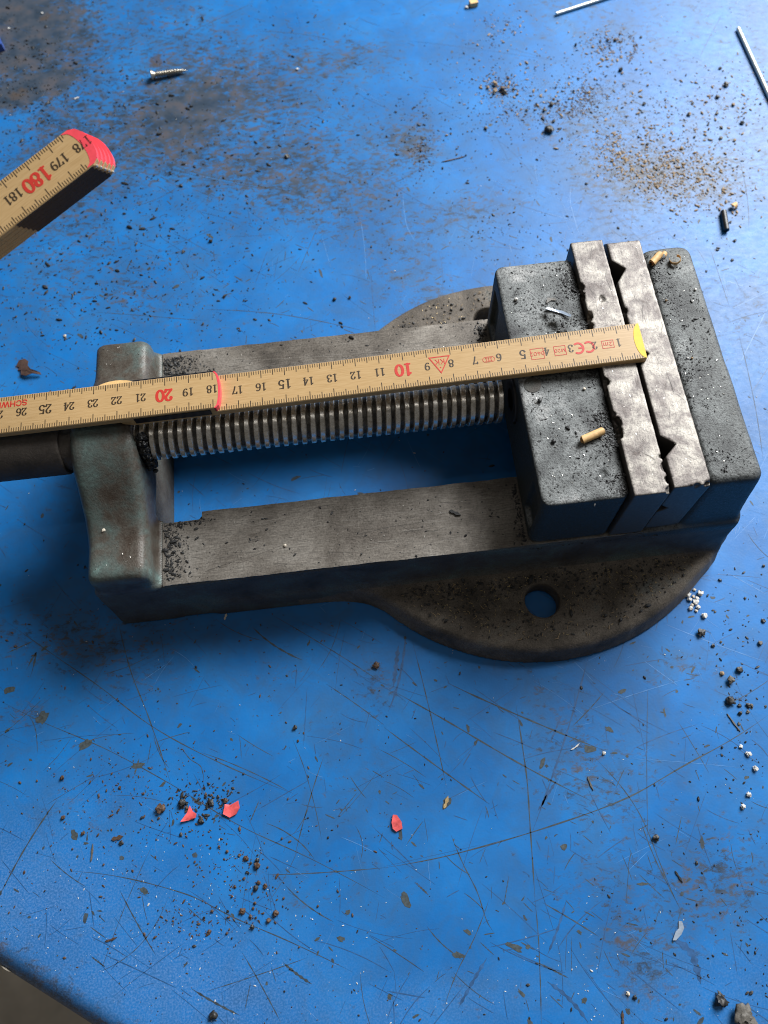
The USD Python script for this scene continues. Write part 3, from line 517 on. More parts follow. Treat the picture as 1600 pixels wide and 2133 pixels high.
def strip(keep):
    r_ = np.where(keep)[0]; q = np.stack([ii[r_][:, :-1], ii[r_ + 1][:, :-1], ii[r_ + 1][:, 1:], ii[r_][:, 1:]], -1).reshape(-1, 4)
    f = np.vstack([q[:, [0, 1, 2]], q[:, [0, 2, 3]]]); v = Pv.reshape(-1, 3)
    c0 = v[f].mean(1); fn_ = np.cross(v[f[:, 1]] - v[f[:, 0]], v[f[:, 2]] - v[f[:, 0]])
    if ((c0 - [0, 0, SCREW_Z]) * fn_)[:, 1:].sum() < 0: f = f[:, ::-1]
    u_, inv = np.unique(f, return_inverse=True); return v[u_], inv.reshape(-1, 3)
ls = put('lead_screw', strip((jrow < 1) | (jrow > 7)), M['screw_root'], vise, VX, smooth=30)
put('thread', strip((jrow >= 1) & (jrow <= 7)), M['screw_steel'], ls, VX, smooth=32)
def lathe_x(prof, sec=72):
    t = np.linspace(0, 2 * np.pi, sec, endpoint=False); v = []; n = len(prof)
    for x, r in prof: v.append(np.c_[np.full(sec, x), r * np.cos(t), r * np.sin(t)])
    v = np.vstack(v); ii = np.arange(n * sec).reshape(n, sec); jj = np.roll(ii, -1, 1)
    q = np.stack([ii[:-1], jj[:-1], jj[1:], ii[1:]], -1).reshape(-1, 4)
    f = np.vstack([q[:, [0, 1, 2]], q[:, [0, 2, 3]]]); m = trimesh.Trimesh(v, f, process=False)
    c = m.triangles_center; 
    if (c[:, 1:] * m.face_normals[:, 1:]).sum() < 0: m.invert()
    return m
sh = lathe_x([(-15, .01), (-15, 1.16), (-3.5, 1.16), (-3.42, 1.12), (-3.42, .98), (-2.6, .98), (-2.6, .01)]); sh.apply_translation([0, 0, SCREW_Z]); put('spindle', sh, M['shaft_iron'], vise, VX, smooth=30)
col = lathe_x([(15.9, .5), (15.9, .98), (15.93, 1.0), (16.5, 1.0), (16.5, .5)]); col.apply_translation([0, 0, SCREW_Z]); put('collar', col, M['dark_hole'], vise, VX, smooth=30)

# ================================================================ the folding rule
def arcp(cx, cy, rx, ry, a0, a1, n=14):
    t = np.radians(np.linspace(a0, a1, n)); return [(cx + rx * math.cos(a), cy + ry * math.sin(a)) for a in t]
GL = {'0': [arcp(.3, .5, .25, .46, 0, 360, 28)], '1': [[(.3, .03), (.3, .95)], [(.31, .94), (.12, .82)], [(.12, .03), (.48, .03)]],
      '2': [arcp(.3, .70, .21, .25, 170, -25) + [(.09, .06)], [(.06, .05), (.52, .05)], [(.51, .05), (.54, .2)], ['b', .14, .72]],
      '3': [arcp(.27, .74, .2, .21, 160, -85) , arcp(.27, .28, .24, .25, 85, -160), ['b', .12, .78], ['b', .1, .2]],
      '4': [[(.39, .95), (.06, .32)], [(.04, .3), (.56, .3)], [(.40, .96), (.40, .04)], [(.26, .03), (.54, .03)]],
      '5': [[(.14, .93), (.5, .93)], [(.15, .93), (.13, .55)], arcp(.28, .32, .24, .27, 130, -155), ['b', .1, .2]],
      '6': [arcp(.3, .29, .22, .26, 0, 360, 24), arcp(.36, .38, .29, .56, 190, 85), ['b', .46, .87]],
      '7': [[(.06, .92), (.54, .92)], [(.53, .93), (.36, .5), (.26, .04)], [(.07, .93), (.06, .76)]],
      '8': [arcp(.3, .73, .18, .21, 0, 360, 24), arcp(.3, .27, .23, .25, 0, 360, 24)]}
def glyph(ch):
    if ch == '9': return affinity.rotate(glyph('6'), 180, origin=(.3, .5))
    parts = []
    for st in GL[ch]:
        if st[0] == 'b': parts.append(sg.Point(st[1], st[2]).buffer(.085)); continue
        for (x0, y0), (x1, y1) in zip(st[:-1], st[1:]):
            dd = abs(y1 - y0) / max(math.hypot(x1 - x0, y1 - y0), 1e-9); w = .035 + .045 * dd ** 1.5
            parts.append(sg.LineString([(x0, y0), (x1, y1)]).buffer(w))
    return unary_union(parts)
def number_mesh(s, hgt, bold=1.0):
    ps = [affinity.translate(glyph(c), .64 * i, 0) for i, c in enumerate(s)]
    u = unary_union(ps).buffer(.012 * (bold - 1) * 4 + 1e-4).simplify(.008); w = .64 * (len(s) - 1) + .6
    u = affinity.scale(affinity.translate(u, -w / 2, -.5), hgt, hgt, origin=(0, 0))
    return cat_mesh([trimesh.creation.extrude_polygon(g, .008) for g in getattr(u, 'geoms', [u])])
def word_mesh(s, hgt, bold=False):
    m = meshkit.text_mesh(s, hgt, .008, bold); m.apply_translation([-m.bounds[:, 0].mean(), -m.bounds[:, 1].mean(), 0]); return m
def ring(poly, w=.02):
    return trimesh.creation.extrude_polygon(poly.difference(poly.buffer(-w)), .008)
RW = .86                 # half the rule's width
def leaf_mesh(c0, c1, th, taper0=.25, taper1=.25, nick1=False):
    """a leaf from c0 to c1 along local x with bowed ends; top at z=0"""
    a = [(c0 + taper0 * (1 - (1 - (y / RW) ** 2) ** .5 if abs(y) <= RW else 0) , y) for y in np.linspace(-RW, RW, 15)]
    b = [(c1 - taper1 * (1 - (1 - (y / RW) ** 2) ** .5), y) for y in np.linspace(RW, -RW, 15)]
    p = sg.Polygon(a + b); ins = p.buffer(-.03)
    lo = np.array(p.exterior.coords)[:-1]
    m1 = trimesh.creation.extrude_polygon(p, th - .03); m1.apply_translation([0, 0, -th])
    # bevelled top
    n = len(lo); ctr = lo.mean(0); d = np.array([sg.Point(q) .x for q in lo])
    inner = lo - np.c_[np.sign(lo[:, 0] - ctr[0]) * .02, np.sign(lo[:, 1]) * np.minimum(.03, np.abs(lo[:, 1]))]
    i = np.arange(n); j = (i + 1) % n
    v = np.vstack([np.c_[lo, np.full(n, -.03)], np.c_[inner, np.zeros(n)]]); f = np.vstack([np.c_[i, j, j + n], np.c_[i, j + n, i + n]])
    bev = trimesh.Trimesh(v, f, process=False)
    if bev.face_normals[:, 2].mean() < 0: bev.invert()
    tv, tf = trimesh.creation.triangulate_polygon(sg.Polygon(inner), engine='earcut')
    if np.cross(tv[tf[0, 1]] - tv[tf[0, 0]], tv[tf[0, 2]] - tv[tf[0, 0]]) < 0: tf = tf[:, ::-1]
    top = trimesh.Trimesh(np.c_[tv, np.zeros(len(tv))], tf, process=False)
    keep = m1.triangles_center[:, 2] < -.0301
    m1.update_faces(keep | (m1.face_normals[:, 2] < .9))
    return cat_mesh([m1, bev, top])
def frame(o, xdir, zhint):
    x = np.array(xdir, float); x /= np.linalg.norm(x); z = np.array(zhint, float); y = np.cross(z, x); y /= np.linalg.norm(y); z = np.cross(x, y)
    T = np.eye(4); T[:3, 0] = x; T[:3, 1] = y; T[:3, 2] = z; T[:3, 3] = o; return T
RO = (4.0, 0.8, 8.2)
rule = thing('folding_rule', 'long wooden folding rule laid across the vise, its folded leaves raised beside it', 'folding rule', RO)
uvof = lambda m, seed: np.c_[m.vertices[:, 0] + seed * 3.7, m.vertices[:, 1] + m.vertices[:, 2] * 1.3 + seed * 1.1]
def add(name, m, T, mat, parent, smooth=False, wood=None):
    m = m.copy(); uv = uvof(m, wood) if wood is not None else None
    m.apply_transform(T); return put(name, m, M[mat], parent, RO, smooth=smooth, uv=uv)
def ticks(c_from, c_to, lo, hi):
    bx = []
    for k in range(int(round(c_from * 10)), int(round(c_to * 10)) + 1):
        L = .36 if k % 10 == 0 else .27 if k % 5 == 0 else .165
        for sd in (-1, 1):
            y0, y1 = sd * (RW - .035), sd * (RW - .035 - L); bx.append((k / 10, (y0 + y1) / 2, abs(y1 - y0), .026 if k % 5 else .032))
    a = np.array(bx); Ms = np.zeros((len(a), 3, 3)); Ms[:, 0, 0] = a[:, 3]; Ms[:, 1, 1] = a[:, 2]; Ms[:, 2, 2] = .008
    v, f = merge((BOX.vertices, BOX.faces), Ms, np.c_[a[:, 0], a[:, 1], np.full(len(a), .001)])
    return trimesh.Trimesh(v, f, process=False)
def numerals(T, leaf, ks, offset=0):
    for k in ks:
        red = k % 10 == 0; big = k % 5 == 0
        m = number_mesh(str(k), .56 if red else .44 if big else .37, 1.6 if red else 1.0); m.apply_translation([k - offset + (.02), -.03 if not red else 0, 0])
        if k >= 6 and k < 11 and not red: pass
        add('numeral', m, T, 'red_ink' if red else 'ink', leaf)
ang = -.0024
D1 = np.array([-1, .0027, -.034]); S0 = np.array([21.33, .807, 8.345])
T1 = frame(S0, D1, (0.0, -.03, 1))
leaf1 = add('leaf', leaf_mesh(0, 22.4, .30, .04, .9), T1, 'wood', rule, wood=1)
add('tick_mark', ticks(.2, 21.9, 0, 0), T1, 'ink', leaf1)
numerals(T1, leaf1, range(1, 18))
# yellow tip
tip = sg.Polygon([(.03, -RW + .02), (.03, RW - .02)] + arcp(.03, 0, .34, RW - .02, 90, -90, 16)); t = trimesh.creation.extrude_polygon(tip, .012); add('painted_tip', t, T1, 'yellow_paint', leaf1)
def red_mark(m, x, y, scale=1.0): m.apply_translation([x, y, 0]); add('printed_mark', m, T1, 'red_ink', leaf1)
tr = sg.Polygon([(-.46, -.42), (.46, -.42), (0, .42)])
red_mark(cat_mesh([ring(tr, .045), (lambda q: (q.apply_translation([0, -.16, 0]), q)[1])(word_mesh('KK', .24)), (lambda q: (q.apply_translation([0, .12, 0]), q)[1])(trimesh.creation.box([.05, .05, .008]))]), 8.48, -.02)
ov = sg.LineString([(-.13, 0), (.13, 0)]).buffer(.13); red_mark(cat_mesh([ring(ov, .018), word_mesh('III', .17)]), 6.45, 0)
red_mark(cat_mesh([ring(sg.box(-.28, -.26, .28, .26), .022), word_mesh('0402', .18)]), 4.42, .02)
red_mark(cat_mesh([ring(sg.box(-.25, -.23, .25, .23), .022), word_mesh('M20', .16)]), 3.47, 0)
ce = unary_union([sg.LineString(arcp(-.19, 0, .21, .24, 60, 300)).buffer(.045), sg.LineString(arcp(.25, 0, .21, .24, 60, 300)).buffer(.045), sg.box(.06, -.035, .24, .035)])
red_mark(cat_mesh([trimesh.creation.extrude_polygon(g, .008) for g in getattr(ce, 'geoms', [ce])]), 2.46, .0)
red_mark(cat_mesh([ring(sg.box(-.25, -.19, .25, .19), .022), word_mesh('2m', .2)]), 1.47, -.02)
# second leaf on top of the first
O2 = S0 + D1 * 17.95 + np.array([0, 0, .305]) - D1 / np.linalg.norm(D1) * 0
D2 = np.array([-1, .0027, -.0268]); T2 = frame(O2 - D2 * 17.95, D2, (0, -.03, 1))
leaf2 = add('leaf', leaf_mesh(17.72, 40.2, .30, .2, .9), T2, 'wood', rule, wood=2)
add('tick_mark', ticks(17.95, 29.5, 0, 0), T2, 'ink', leaf2)
numerals(T2, leaf2, range(18, 31))
ys = np.linspace(-RW, RW, 15); ed = lambda o: [(17.72 - o + .2 * (1 - (1 - (y / RW) ** 2) ** .5), y) for y in ys]
cap = trimesh.creation.extrude_polygon(sg.Polygon(ed(.03) + ed(-.05)[::-1]), .30); cap.apply_translation([0, 0, -.292]); add('painted_end', cap, T2, 'red_paint', leaf2)
w = word_mesh('SCHWE', .26, True); w.apply_translation([26.45, -.47, 0]); add('printed_mark', w, T2, 'red_ink', leaf2)
for sd in (-1, 1):
    hw = .03 if sd > 0 else .12; hb = trimesh.creation.box([3.2 + (sd < 0) * .3, hw, .36]); hb.apply_translation([19.75 - (sd < 0) * .1, sd * (RW + .001 + hw / 2), -.30]); add('hinge', hb, T2, 'hinge', rule)
wd = trimesh.creation.cylinder(.9, .28, sections=40); wd.apply_scale([1.0, .40, 1]); wd.apply_translation([22.2, -RW + .02, -.46]); add('worn_end', wd, T2, 'pale_wood', leaf1, smooth=40)
# the folded leaves held up at the side
SO = np.array([-.903, 5.188, 15.652]); SR = R.from_rotvec([.221, -.131, .551]).as_matrix()
TS = np.eye(4); TS[:3, :3] = SR @ np.diag([-1, -1, 1]); TS[:3, 3] = SO
T_up = TS
NL, TH_ = 5, .21
stack = []
for k in range(NL):
    Tk = TS.copy(); Tk[:3, 3] = SO + SR @ np.array([.085 * k, .02 * k, -TH_ * k])
    lf = add('leaf', leaf_mesh(-2.26, 21.2, TH_ - .012, .42, .5), Tk, 'wood', rule, wood=5 + k)
    e0 = lambda o, s=.42: [(-2.26 + o + s * (1 - (1 - (y / RW) ** 2) ** .5), y) for y in ys]
    pl = sg.Polygon(e0(-.035) + [(-2.26 + .42 * (1 - (1 - (y / RW) ** 2) ** .5) + .26 + .05 * (1 - (y / RW) ** 2), y) for y in ys[::-1]])
    pl = affinity.scale(pl, 1, .955, origin=(0, 0)); cp = trimesh.creation.extrude_polygon(pl, TH_ - .01); cp.apply_translation([0, 0, -(TH_ - .018)]); add('painted_end', cp, Tk, 'red_paint', lf)
    if k == 0:
        tk = ticks(-1.6, 4.6, 0, 0); add('tick_mark', tk, Tk, 'ink', lf); 
        Tn = Tk @ trimesh.transformations.translation_matrix([-180, 0, 0]); numerals(Tn, lf, (178, 179, 180, 181, 182))
    else:
        bx = np.arange(1.7, 6.0, .1); Ms = np.zeros((len(bx), 3, 3)); Ms[:, 0, 0] = .03; Ms[:, 1, 1] = .008; Ms[:, 2, 2] = .2
        v, f = merge((BOX.vertices, BOX.faces), Ms, np.c_[bx, np.full(len(bx), RW + .001), np.full(len(bx), -TH_ / 2)]); 
    hb = trimesh.creation.box([3.3, .03, TH_ - .03]); hb.apply_translation([-.12, RW + .012, -TH_ / 2 - .01]); add('hinge', hb, Tk, 'hinge', rule)
    pv = trimesh.creation.icosphere(1, .055); pv.apply_translation([-1.9, RW + .01, -TH_ / 2 - .01]); add('rivet', pv, Tk, 'swarf', rule)
hb = trimesh.creation.box([.35, .22, .2]); hb.apply_translation([-1.62, -RW - .05, -.3]); add('rivet', hb, TS, 'swarf', rule)

# ================================================================ small things lying about
def lump(r, seed, squash=.6, amp=.5, sub=2):
    m = (ICO1, ICO2)[sub - 1].copy(); v = m.vertices * (1 + amp * (fbm(m.vertices * 1.8 + seed * 7.3, 3, seed)[:, None] - .5) * 2)
    m.vertices = v * [1, 1, squash] * r; return m
def lay(name, m, mat, label, cat, px, z=0.0, group=None, rot=0, smooth=50, lift=None):
    p = unpx(*px, z); m = m.copy(); m.apply_transform(trimesh.transformations.rotation_matrix(rot, [0, 0, 1])); m.apply_translation([0, 0, -m.bounds[0, 2] if lift is None else lift])
    path = numbered('/World', name); v = m.vertices * CM
    pr = usdkit.mesh(stage, path, (v, m.faces), M[mat], smooth=smooth); UsdGeom.Xformable(pr).AddTranslateOp().Set(Gf.Vec3d(*(p * CM)))
    return tag(pr.GetPrim(), label, cat, group)
# wood screw on the brown smear
a, b = unpx(318, 165), unpx(390, 151); L = np.linalg.norm(b - a); d = (b - a) / L
scw = thing('wood_screw', 'small zinc plated wood screw lying on the brown smear', 'screw', a)
xs = np.linspace(0, L, 150); th = np.linspace(0, 2 * np.pi, 18, endpoint=False); XX, TH = np.meshgrid(xs, th, indexing='ij')
core = np.interp(XX, [0, .25, .9 * L - .3, L], [.14, .14, .13, .02]); rad = core + .065 * np.clip(np.cos(2 * np.pi * XX / .16 + TH), 0, 1) * (XX > .3) * np.clip((L - XX) / .4, 0.2, 1)
v = np.stack([XX, rad * np.cos(TH), rad * np.sin(TH)], -1).reshape(-1, 3); ii = np.arange(len(xs) * 18).reshape(-1, 18); jj = np.roll(ii, -1, 1); q = np.stack([ii[:-1], jj[:-1], jj[1:], ii[1:]], -1).reshape(-1, 4)
sk = trimesh.Trimesh(v, np.vstack([q[:, [0, 1, 2]], q[:, [0, 2, 3]]]), process=False)
if (sk.triangles_center[:, 1:] * sk.face_normals[:, 1:]).sum() < 0: sk.invert()
hd = lathe_x([(-.02, .01), (-.02, .30), (.03, .33), (.26, .15), (.26, .01)], 28)
Ts = frame(a + [0, 0, .30], d + np.array([0, 0, -.055]), (0, 0, 1))
for nm, m in (('shank', sk), ('head', hd)):
    m.apply_transform(Ts); put(nm, m, M['zinc'], scw, a, smooth=40)
# two bare welding wires
def rod(px0, px1, r, name, label, cat):
    a, b = unpx(*px0), unpx(*px1); d = b - a; L = np.linalg.norm(d)
    m = trimesh.creation.cylinder(r, L, sections=14); m.apply_translation([0, 0, L / 2]); m.apply_transform(trimesh.geometry.align_vectors([0, 0, 1], d / L)); m.apply_translation([0, 0, r + .01])
    path = numbered('/World', name); pr = usdkit.mesh(stage, path, (m.vertices * CM, m.faces), M['wire'], smooth=40); UsdGeom.Xformable(pr).AddTranslateOp().Set(Gf.Vec3d(*(a * CM))); tag(pr.GetPrim(), label, cat)
rod((1158, 32), (1420, -52), .11, 'metal_wire', 'straight pale metal wire slanting out of the top edge of the photo', 'wire')
rod((1536, 63), (1640, 290), .12, 'metal_wire', 'straight silver wire running down and out past the right edge of the photo', 'wire')
# dark roll pin
a, b = unpx(1505, 445), unpx(1511, 484); d = b - a; L = np.linalg.norm(d)
m = trimesh.creation.annulus(.05, .17, L, sections=20); m.apply_transform(trimesh.geometry.align_vectors([0, 0, 1], d / L)); m.apply_translation([0, 0, .17])
path = numbered('/World', 'metal_pin'); pr = usdkit.mesh(stage, path, ((m.vertices) * CM, m.faces), M['grease'], smooth=40); UsdGeom.Xformable(pr).AddTranslateOp().Set(Gf.Vec3d(*((a + b) / 2 * CM))); tag(pr.GetPrim(), 'short dark metal pin standing out among crumbs above the fixed jaw', 'pin')
# wood shavings
def curl(r0, r1, turns, width, th=.012, n=60, lean=0.0, wob=0.0):
    t = np.linspace(0, 1, n); a = t * turns * 2 * np.pi; r = r0 + (r1 - r0) * t
    y, z = r * np.cos(a), r * np.sin(a); wv = width * (1 + wob * np.sin(a * 1.7))
    V = []; 
    for o in (0, th):
        rr = r + o
        for sx in (-.5, .5): V.append(np.c_[sx * wv + lean * t, rr * np.cos(a), rr * np.sin(a)])
    V = np.vstack(V); i = np.arange(n - 1); F = []
    def quad(A, B): F.append(np.c_[A + i, A + i + 1, B + i + 1]); F.append(np.c_[A + i, B + i + 1, B + i])
    quad(0, n); quad(3 * n, 2 * n); quad(n, 3 * n); quad(2 * n, 0)
    return trimesh.Trimesh(V, np.vstack(F), process=False)
rz = lambda m, a: (m.apply_transform(trimesh.transformations.rotation_matrix(a, [0, 0, 1])), m)[1]
rx = lambda m, a: (m.apply_transform(trimesh.transformations.rotation_matrix(a, [1, 0, 0])), m)[1]
lay('wood_shaving', curl(.10, .17, 1.7, .95, wob=.06), 'shaving', 'pale wood shaving rolled into a tube on the moving jaw', 'wood shaving', (1232, 911), JZ, rot=.32, smooth=60)
c1 = rz(curl(.09, .16, 1.6, .62, wob=.1), .75)
c2 = curl(.16, .26, .75, .16, wob=.2); c2 = rx(c2, .4); c2.apply_transform(trimesh.transformations.rotation_matrix(1.2, [0, 1, 0])); c2.apply_translation([.85, -.18, 0])
c3 = curl(.10, .14, .6, .18); c3.apply_transform(trimesh.transformations.rotation_matrix(.9, [0, 0, 1])); c3.apply_translation([.42, .22, .08])
c4 = curl(.4, .45, .25, .10); c4.apply_transform(trimesh.transformations.rotation_matrix(2.2, [0, 0, 1])); c4.apply_translation([.3, .45, -.2])
for c in (c1, c2, c3): c.apply_translation([0, 0, -c.bounds[0, 2]])
lay('wood_shaving', cat_mesh([c1, c2, c3]), 'shaving', 'two curls of pale wood shaving joined together on the fixed jaw', 'wood shaving', (1364, 543), 7.93, smooth=60)
lay('wood_shaving', cat_mesh([rz(curl(.14, .2, .6, .28, wob=.3), .4), rz(curl(.1, .15, .5, .2), 1.9)]), 'shaving', 'crumpled pale shaving beside the dark metal pin', 'wood shaving', (1527, 432), smooth=60)
wc = trimesh.creation.box([.52, .42, .28]); wc.vertices += (noise(wc.vertices * 3, 2)[:, None] - .5) * .1
lay('wood_chip', wc, 'pale_wood', 'pale block of wood at the top edge of the photo', 'wood chip', (986, 11), rot=.15, smooth=False)
lay('white_chip', lump(.11, 77, .6), 'white', 'white crumb touching the pale wood chip at the top edge', 'crumb', (972, 17))
# big brown flake and the other scraps
fk = sg.Polygon([(-.5, .62), (-.18, .72), (.05, .55), (.12, .2), (.35, -.05), (.85, -.22), (.9, -.34), (.45, -.3), (.1, -.42), (-.22, -.3), (-.28, .0), (-.5, .05), (-.42, .2), (-.62, .3)])
fm = trimesh.creation.extrude_polygon(fk.segmentize(.15), .035); fm = fm.subdivide(); fm.vertices[:, 2] += .16 * np.sin(fm.vertices[:, 0] * 2.6 + .6) * np.cos(fm.vertices[:, 1] * 2.4) + .16
lay('brown_flake', fm, 'leaf_brown', 'curled dark brown flake on the bench beside the screw bracket', 'flake', (56, 773), rot=-.1)
def shard(pts, th, bend): 
    m = trimesh.creation.extrude_polygon(sg.Polygon(pts).segmentize(.12), th).subdivide(); m.vertices[:, 2] += bend * (m.vertices[:, 0] ** 2 - .3 * m.vertices[:, 1] * m.vertices[:, 0]); return m
lay('red_plastic_chip', shard([(-.35, -.1), (-.22, .28), (-.0, .2), (.36, .3), (.38, .0), (.2, -.22), (-.1, -.3)], .09, .5), 'red_plastic', 'largest flat red plastic chip, second of the three in a row', 'plastic chip', (482, 1687), rot=.1)
lay('red_plastic_chip', shard([(-.38, -.25), (-.1, .1), (.0, .36), (.12, .12), (.3, .0), (.26, -.16), (-.08, -.24)], .09, .8), 'red_plastic', 'jagged red plastic chip among black crumbs, beside the largest red chip', 'plastic chip', (396, 1697), rot=0)
lay('red_plastic_chip', shard([(-.2, .05), (-.08, .34), (.08, .3), (.22, .0), (.2, -.28), (-.08, -.34), (-.2, -.2)], .10, .4), 'red_plastic', 'lone oval red plastic chip below the round flange', 'plastic chip', (826, 1714), rot=.1)
cf = shard([(-.3, -.28), (-.1, .0), (.05, .1), (.12, .36), (.24, .34), (.26, .1), (.1, -.12), (-.16, -.3)], .05, .7); lay('clear_flake', cf, 'clear', 'clear plastic flake near the dark blot at the bottom', 'flake', (1412, 1940))
bp = trimesh.creation.box([2.6, 1.5, .5]); bp = bp.subdivide().subdivide(); bp.vertices += (fbm(bp.vertices * 2, 2, 4)[:, None] - .5) * .12
lay('blue_scrap', bp, 'blue_cloth', 'dark blue scrap poking in at the upper left edge', 'scrap', (-22, 88), rot=1.9)
# a spiral of swarf and other slim scraps
def sliver(L, w, hgt, bend): 
    t = np.linspace(-.5, .5, 9); pts = np.c_[t * L, bend * (t * t * 4 - 1) * L * .2]; v, f = ribbon(pts, w, z=0); up = v.copy(); up[:, 2] = hgt
    nn = len(v); n = nn // 2; vv = np.vstack([v, up]); i = np.arange(n - 1)
    side = lambda A, B: np.vstack([np.c_[A + i, A + i + 1, B + i + 1], np.c_[A + i, B + i + 1, B + i]])
    return trimesh.Trimesh(vv, np.vstack([f[:, ::-1], f + nn, side(nn, 0)[:, ::-1] , side(n, nn + n)[:, ::-1]]), process=False)
for (u, v, L, w, rot, mat, bend, lab) in [(929, 1671, .55, .12, 1.1, 'gold_swarf', .15, 'ribbed tan sliver to the right of the lone red chip'), (1230, 1632, .6, .06, -1.35, 'grey', .1, 'thin grey sliver in the open blue below the bolt hole'), (1198, 1555, .5, .05, .5, 'white', .3, 'tiny white curl where the long scratches cross'), (1528, 1505, .9, .05, -1.15, 'grey', .05, 'thin dark needle under the two black lumps'), (1414, 1826, .5, .06, -1.15, 'black', .0, 'thin black needle in the lower right of the bench'),
                                    (232, 1956, .5, .07, .2, 'brown', .2, 'dark brown splinter in the lower left of the bench'), (245, 1745, .5, .15, .15, 'brown', .1, 'dark brown splinter below the left red chips'), (192, 1776, .7, .06, 1.5, 'grey', .1, 'thin grey needle below the dark brown splinter'), (945, 1069, .01, .01, 0, 'black', 0, None), (945, 332, 1.5, .05, .17, 'brown', .06, 'long thin brown twig above the rear bolt hole'),
                                    (1297, 2120, .5, .08, 1.4, 'brown', 0, 'short brown splinter on the bottom edge of the photo'), (470, 1285, .32, .08, 1.2, 'pale', 0, 'pale splinter in the shadow beside the vise base'), (160, 205, .35, .08, .4, 'white', 0, 'white splinter beside the raised rule leaves')]:
    if lab: lay('sliver', sliver(L, w, .05, bend), mat, lab, 'sliver', (u, v), rot=rot)
m = sliver(.55, .13, .08, .05); lay('sliver', m, 'black', 'dark splinter lying on the front slide way', 'sliver', (948, 1069), ZR + .015, rot=-.55)
# dark lumps told apart one by one
for (u, v, r, mat, lab) in [(1520, 1417, .24, 'grey', 'rounded dark stone, upper one of the two lumps beside the long needle'), (1520, 1461, .30, 'black', 'rough black lump, lower one of the two lumps beside the long needle'), (1541, 1486, .14, 'black', 'small black lump just below the rough black lump'), (1459, 1319, .27, 'black', 'knobbly dark lump beside the flange rim'), (1500, 2082, .38, 'black', 'black lump near the bottom right corner'), (1548, 2118, .62, 'grey', 'largest dark lump cut off by the bottom right corner'),
                            (1143, 273, .40, 'black', 'large black crumb cluster between the two wires and the jaws'), (1012, 268, .17, 'grey', 'grey wedge shaped crumb at the edge of the sawdust'), (1494, 203, .20, 'black', 'dark round crumb under the slanting silver wire'), (1512, 178, .26, 'grey', 'grey lump with a bright edge under the slanting silver wire'), (1527, 219, .18, 'tan', 'smooth tan pebble under the slanting silver wire'), (1366, 1745, .2, 'black', 'dark crumb alone in the blue at lower right'),
                            (335, 1685, .30, 'brown', 'brown lump beside the jagged red chip'), (382, 1672, .25, 'black', 'black lump touching the jagged red chip'), (440, 1672, .2, 'black', 'black lump between the two red chips on the left'), (470, 1668, .17, 'brown', 'brown crumb touching the largest red chip'), (536, 1802, .20, 'brown', 'reddish brown crumb, topmost of the lower brown scatter'), (505, 1898, .18, 'brown', 'dark brown crumb at the foot of the brown scatter'), (575, 1902, .18, 'brown', 'brown crumb on the right of the brown scatter'), (560, 1917, .14, 'brown', 'small brown crumb under the right of the brown scatter'), (553, 1846, .14, 'brown', 'small brown crumb in the middle of the brown scatter'), (539, 1838, .12, 'brown', 'tiny round brown crumb above the middle of the brown scatter'),
                            (446, 2113, .26, 'black', 'pair of black lumps at the bottom edge of the photo'), (131, 1620, .15, 'brown', 'orange-brown crumb in the open blue at left'), (784, 1387, .24, 'brown', 'brown clump in the shadow of the flange'), (615, 1516, .16, 'black', 'black crumb in the open blue under the vise base'), (419, 1710, .2, 'black', 'black splinter shaped crumb under the two red chips'), (620, 145, .14, 'white', 'white crumb alone in the upper middle'), (19, 60, .12, 'white', 'white crumb on the black grime in the upper left corner'), (88, 28, .1, 'white', 'white crumb on the brown patch at upper left'), (136, 700, .13, 'pale', 'pale pebble behind the screw bracket'), (697, 624, .15, 'black', 'black chip behind the rear slide way'), (729, 621, .12, 'black', 'narrow black chip beside the black chip behind the rear slide way'), (598, 327, .22, 'grey', 'grey smudged lump in the upper middle'), (440, 503, .17, 'black', 'dark lump in the open blue above the rule'),
                            (214, 1180, .0, 'black', None), (1504, 1403, .14, 'tan', 'yellow seed like crumb beside the rounded dark stone'), (1308, 2070, .11, 'pale', 'pale crumb near the bottom edge below the dark blot'), (1322, 2077, .12, 'black', 'black crumb next to the pale crumb near the bottom edge'), (1485, 1345, .12, 'black', 'dark crumb right of the knobbly dark lump'), (1583, 1340, .16, 'grey', 'grey crumb at the right edge beside the flange'), (1540, 1470, .12, 'black', 'tiny black crumb right of the rough black lump'), (1565, 1470, .13, 'grey', 'grey flecked crumb near the right edge'), (660, 205, .0, 'x', None), (1500, 143, .15, 'black', 'dark crumb where the curved hair of swarf starts'), (1335, 78, .13, 'black', 'black crumb right of the brown ring of dust'), (1420, 310, .16, 'tan', 'tan clump right of the sawdust patch')]:
    if lab: lay('crumb', lump(r * .58, int(u * 7 + v) % 997, .6, 1.0), mat, lab, 'crumb', (u, v), rot=(u % 7))
# row of white crumbs down the right side
WH = [(1543, 1555, .11), (1558, 1571, .15), (1572, 1601, .15), (1559, 1655, .15), (1547, 1681, .15), (1258, 1569, .11)]
names_ = ['topmost small white crumb of the row at the right edge', 'second white crumb of the row at the right edge', 'third white crumb of the row, the one nearest the right edge', 'fourth white crumb of the row at the right edge', 'lowest white crumb of the row at the right edge', 'white crumb at the end of the thick brown scratch']
for (u, v, r), lab in zip(WH, names_): lay('white_crumb', lump(r * .62, int(u + v), .6, 1.2), 'white', lab, 'crumb', (u, v))
# clutch of white and pale grains at the flange rim
for k, (dx, dy) in enumerate([(0, 0), (-8, 6), (4, 12), (-3, 18), (8, 5), (-12, -3), (2, -14), (10, 22), (22, 40), (6, 30), (-6, 25), (14, -6)]):
    lay('white_grain', lump(.065 + .025 * (k % 3), 40 + k, .6, 1.1), 'white' if k % 3 else 'pale', 'pale grain in the small heap beside the flange rim', 'grain', (1444 + dx, 1243 + dy), group='grains heaped beside the flange rim')
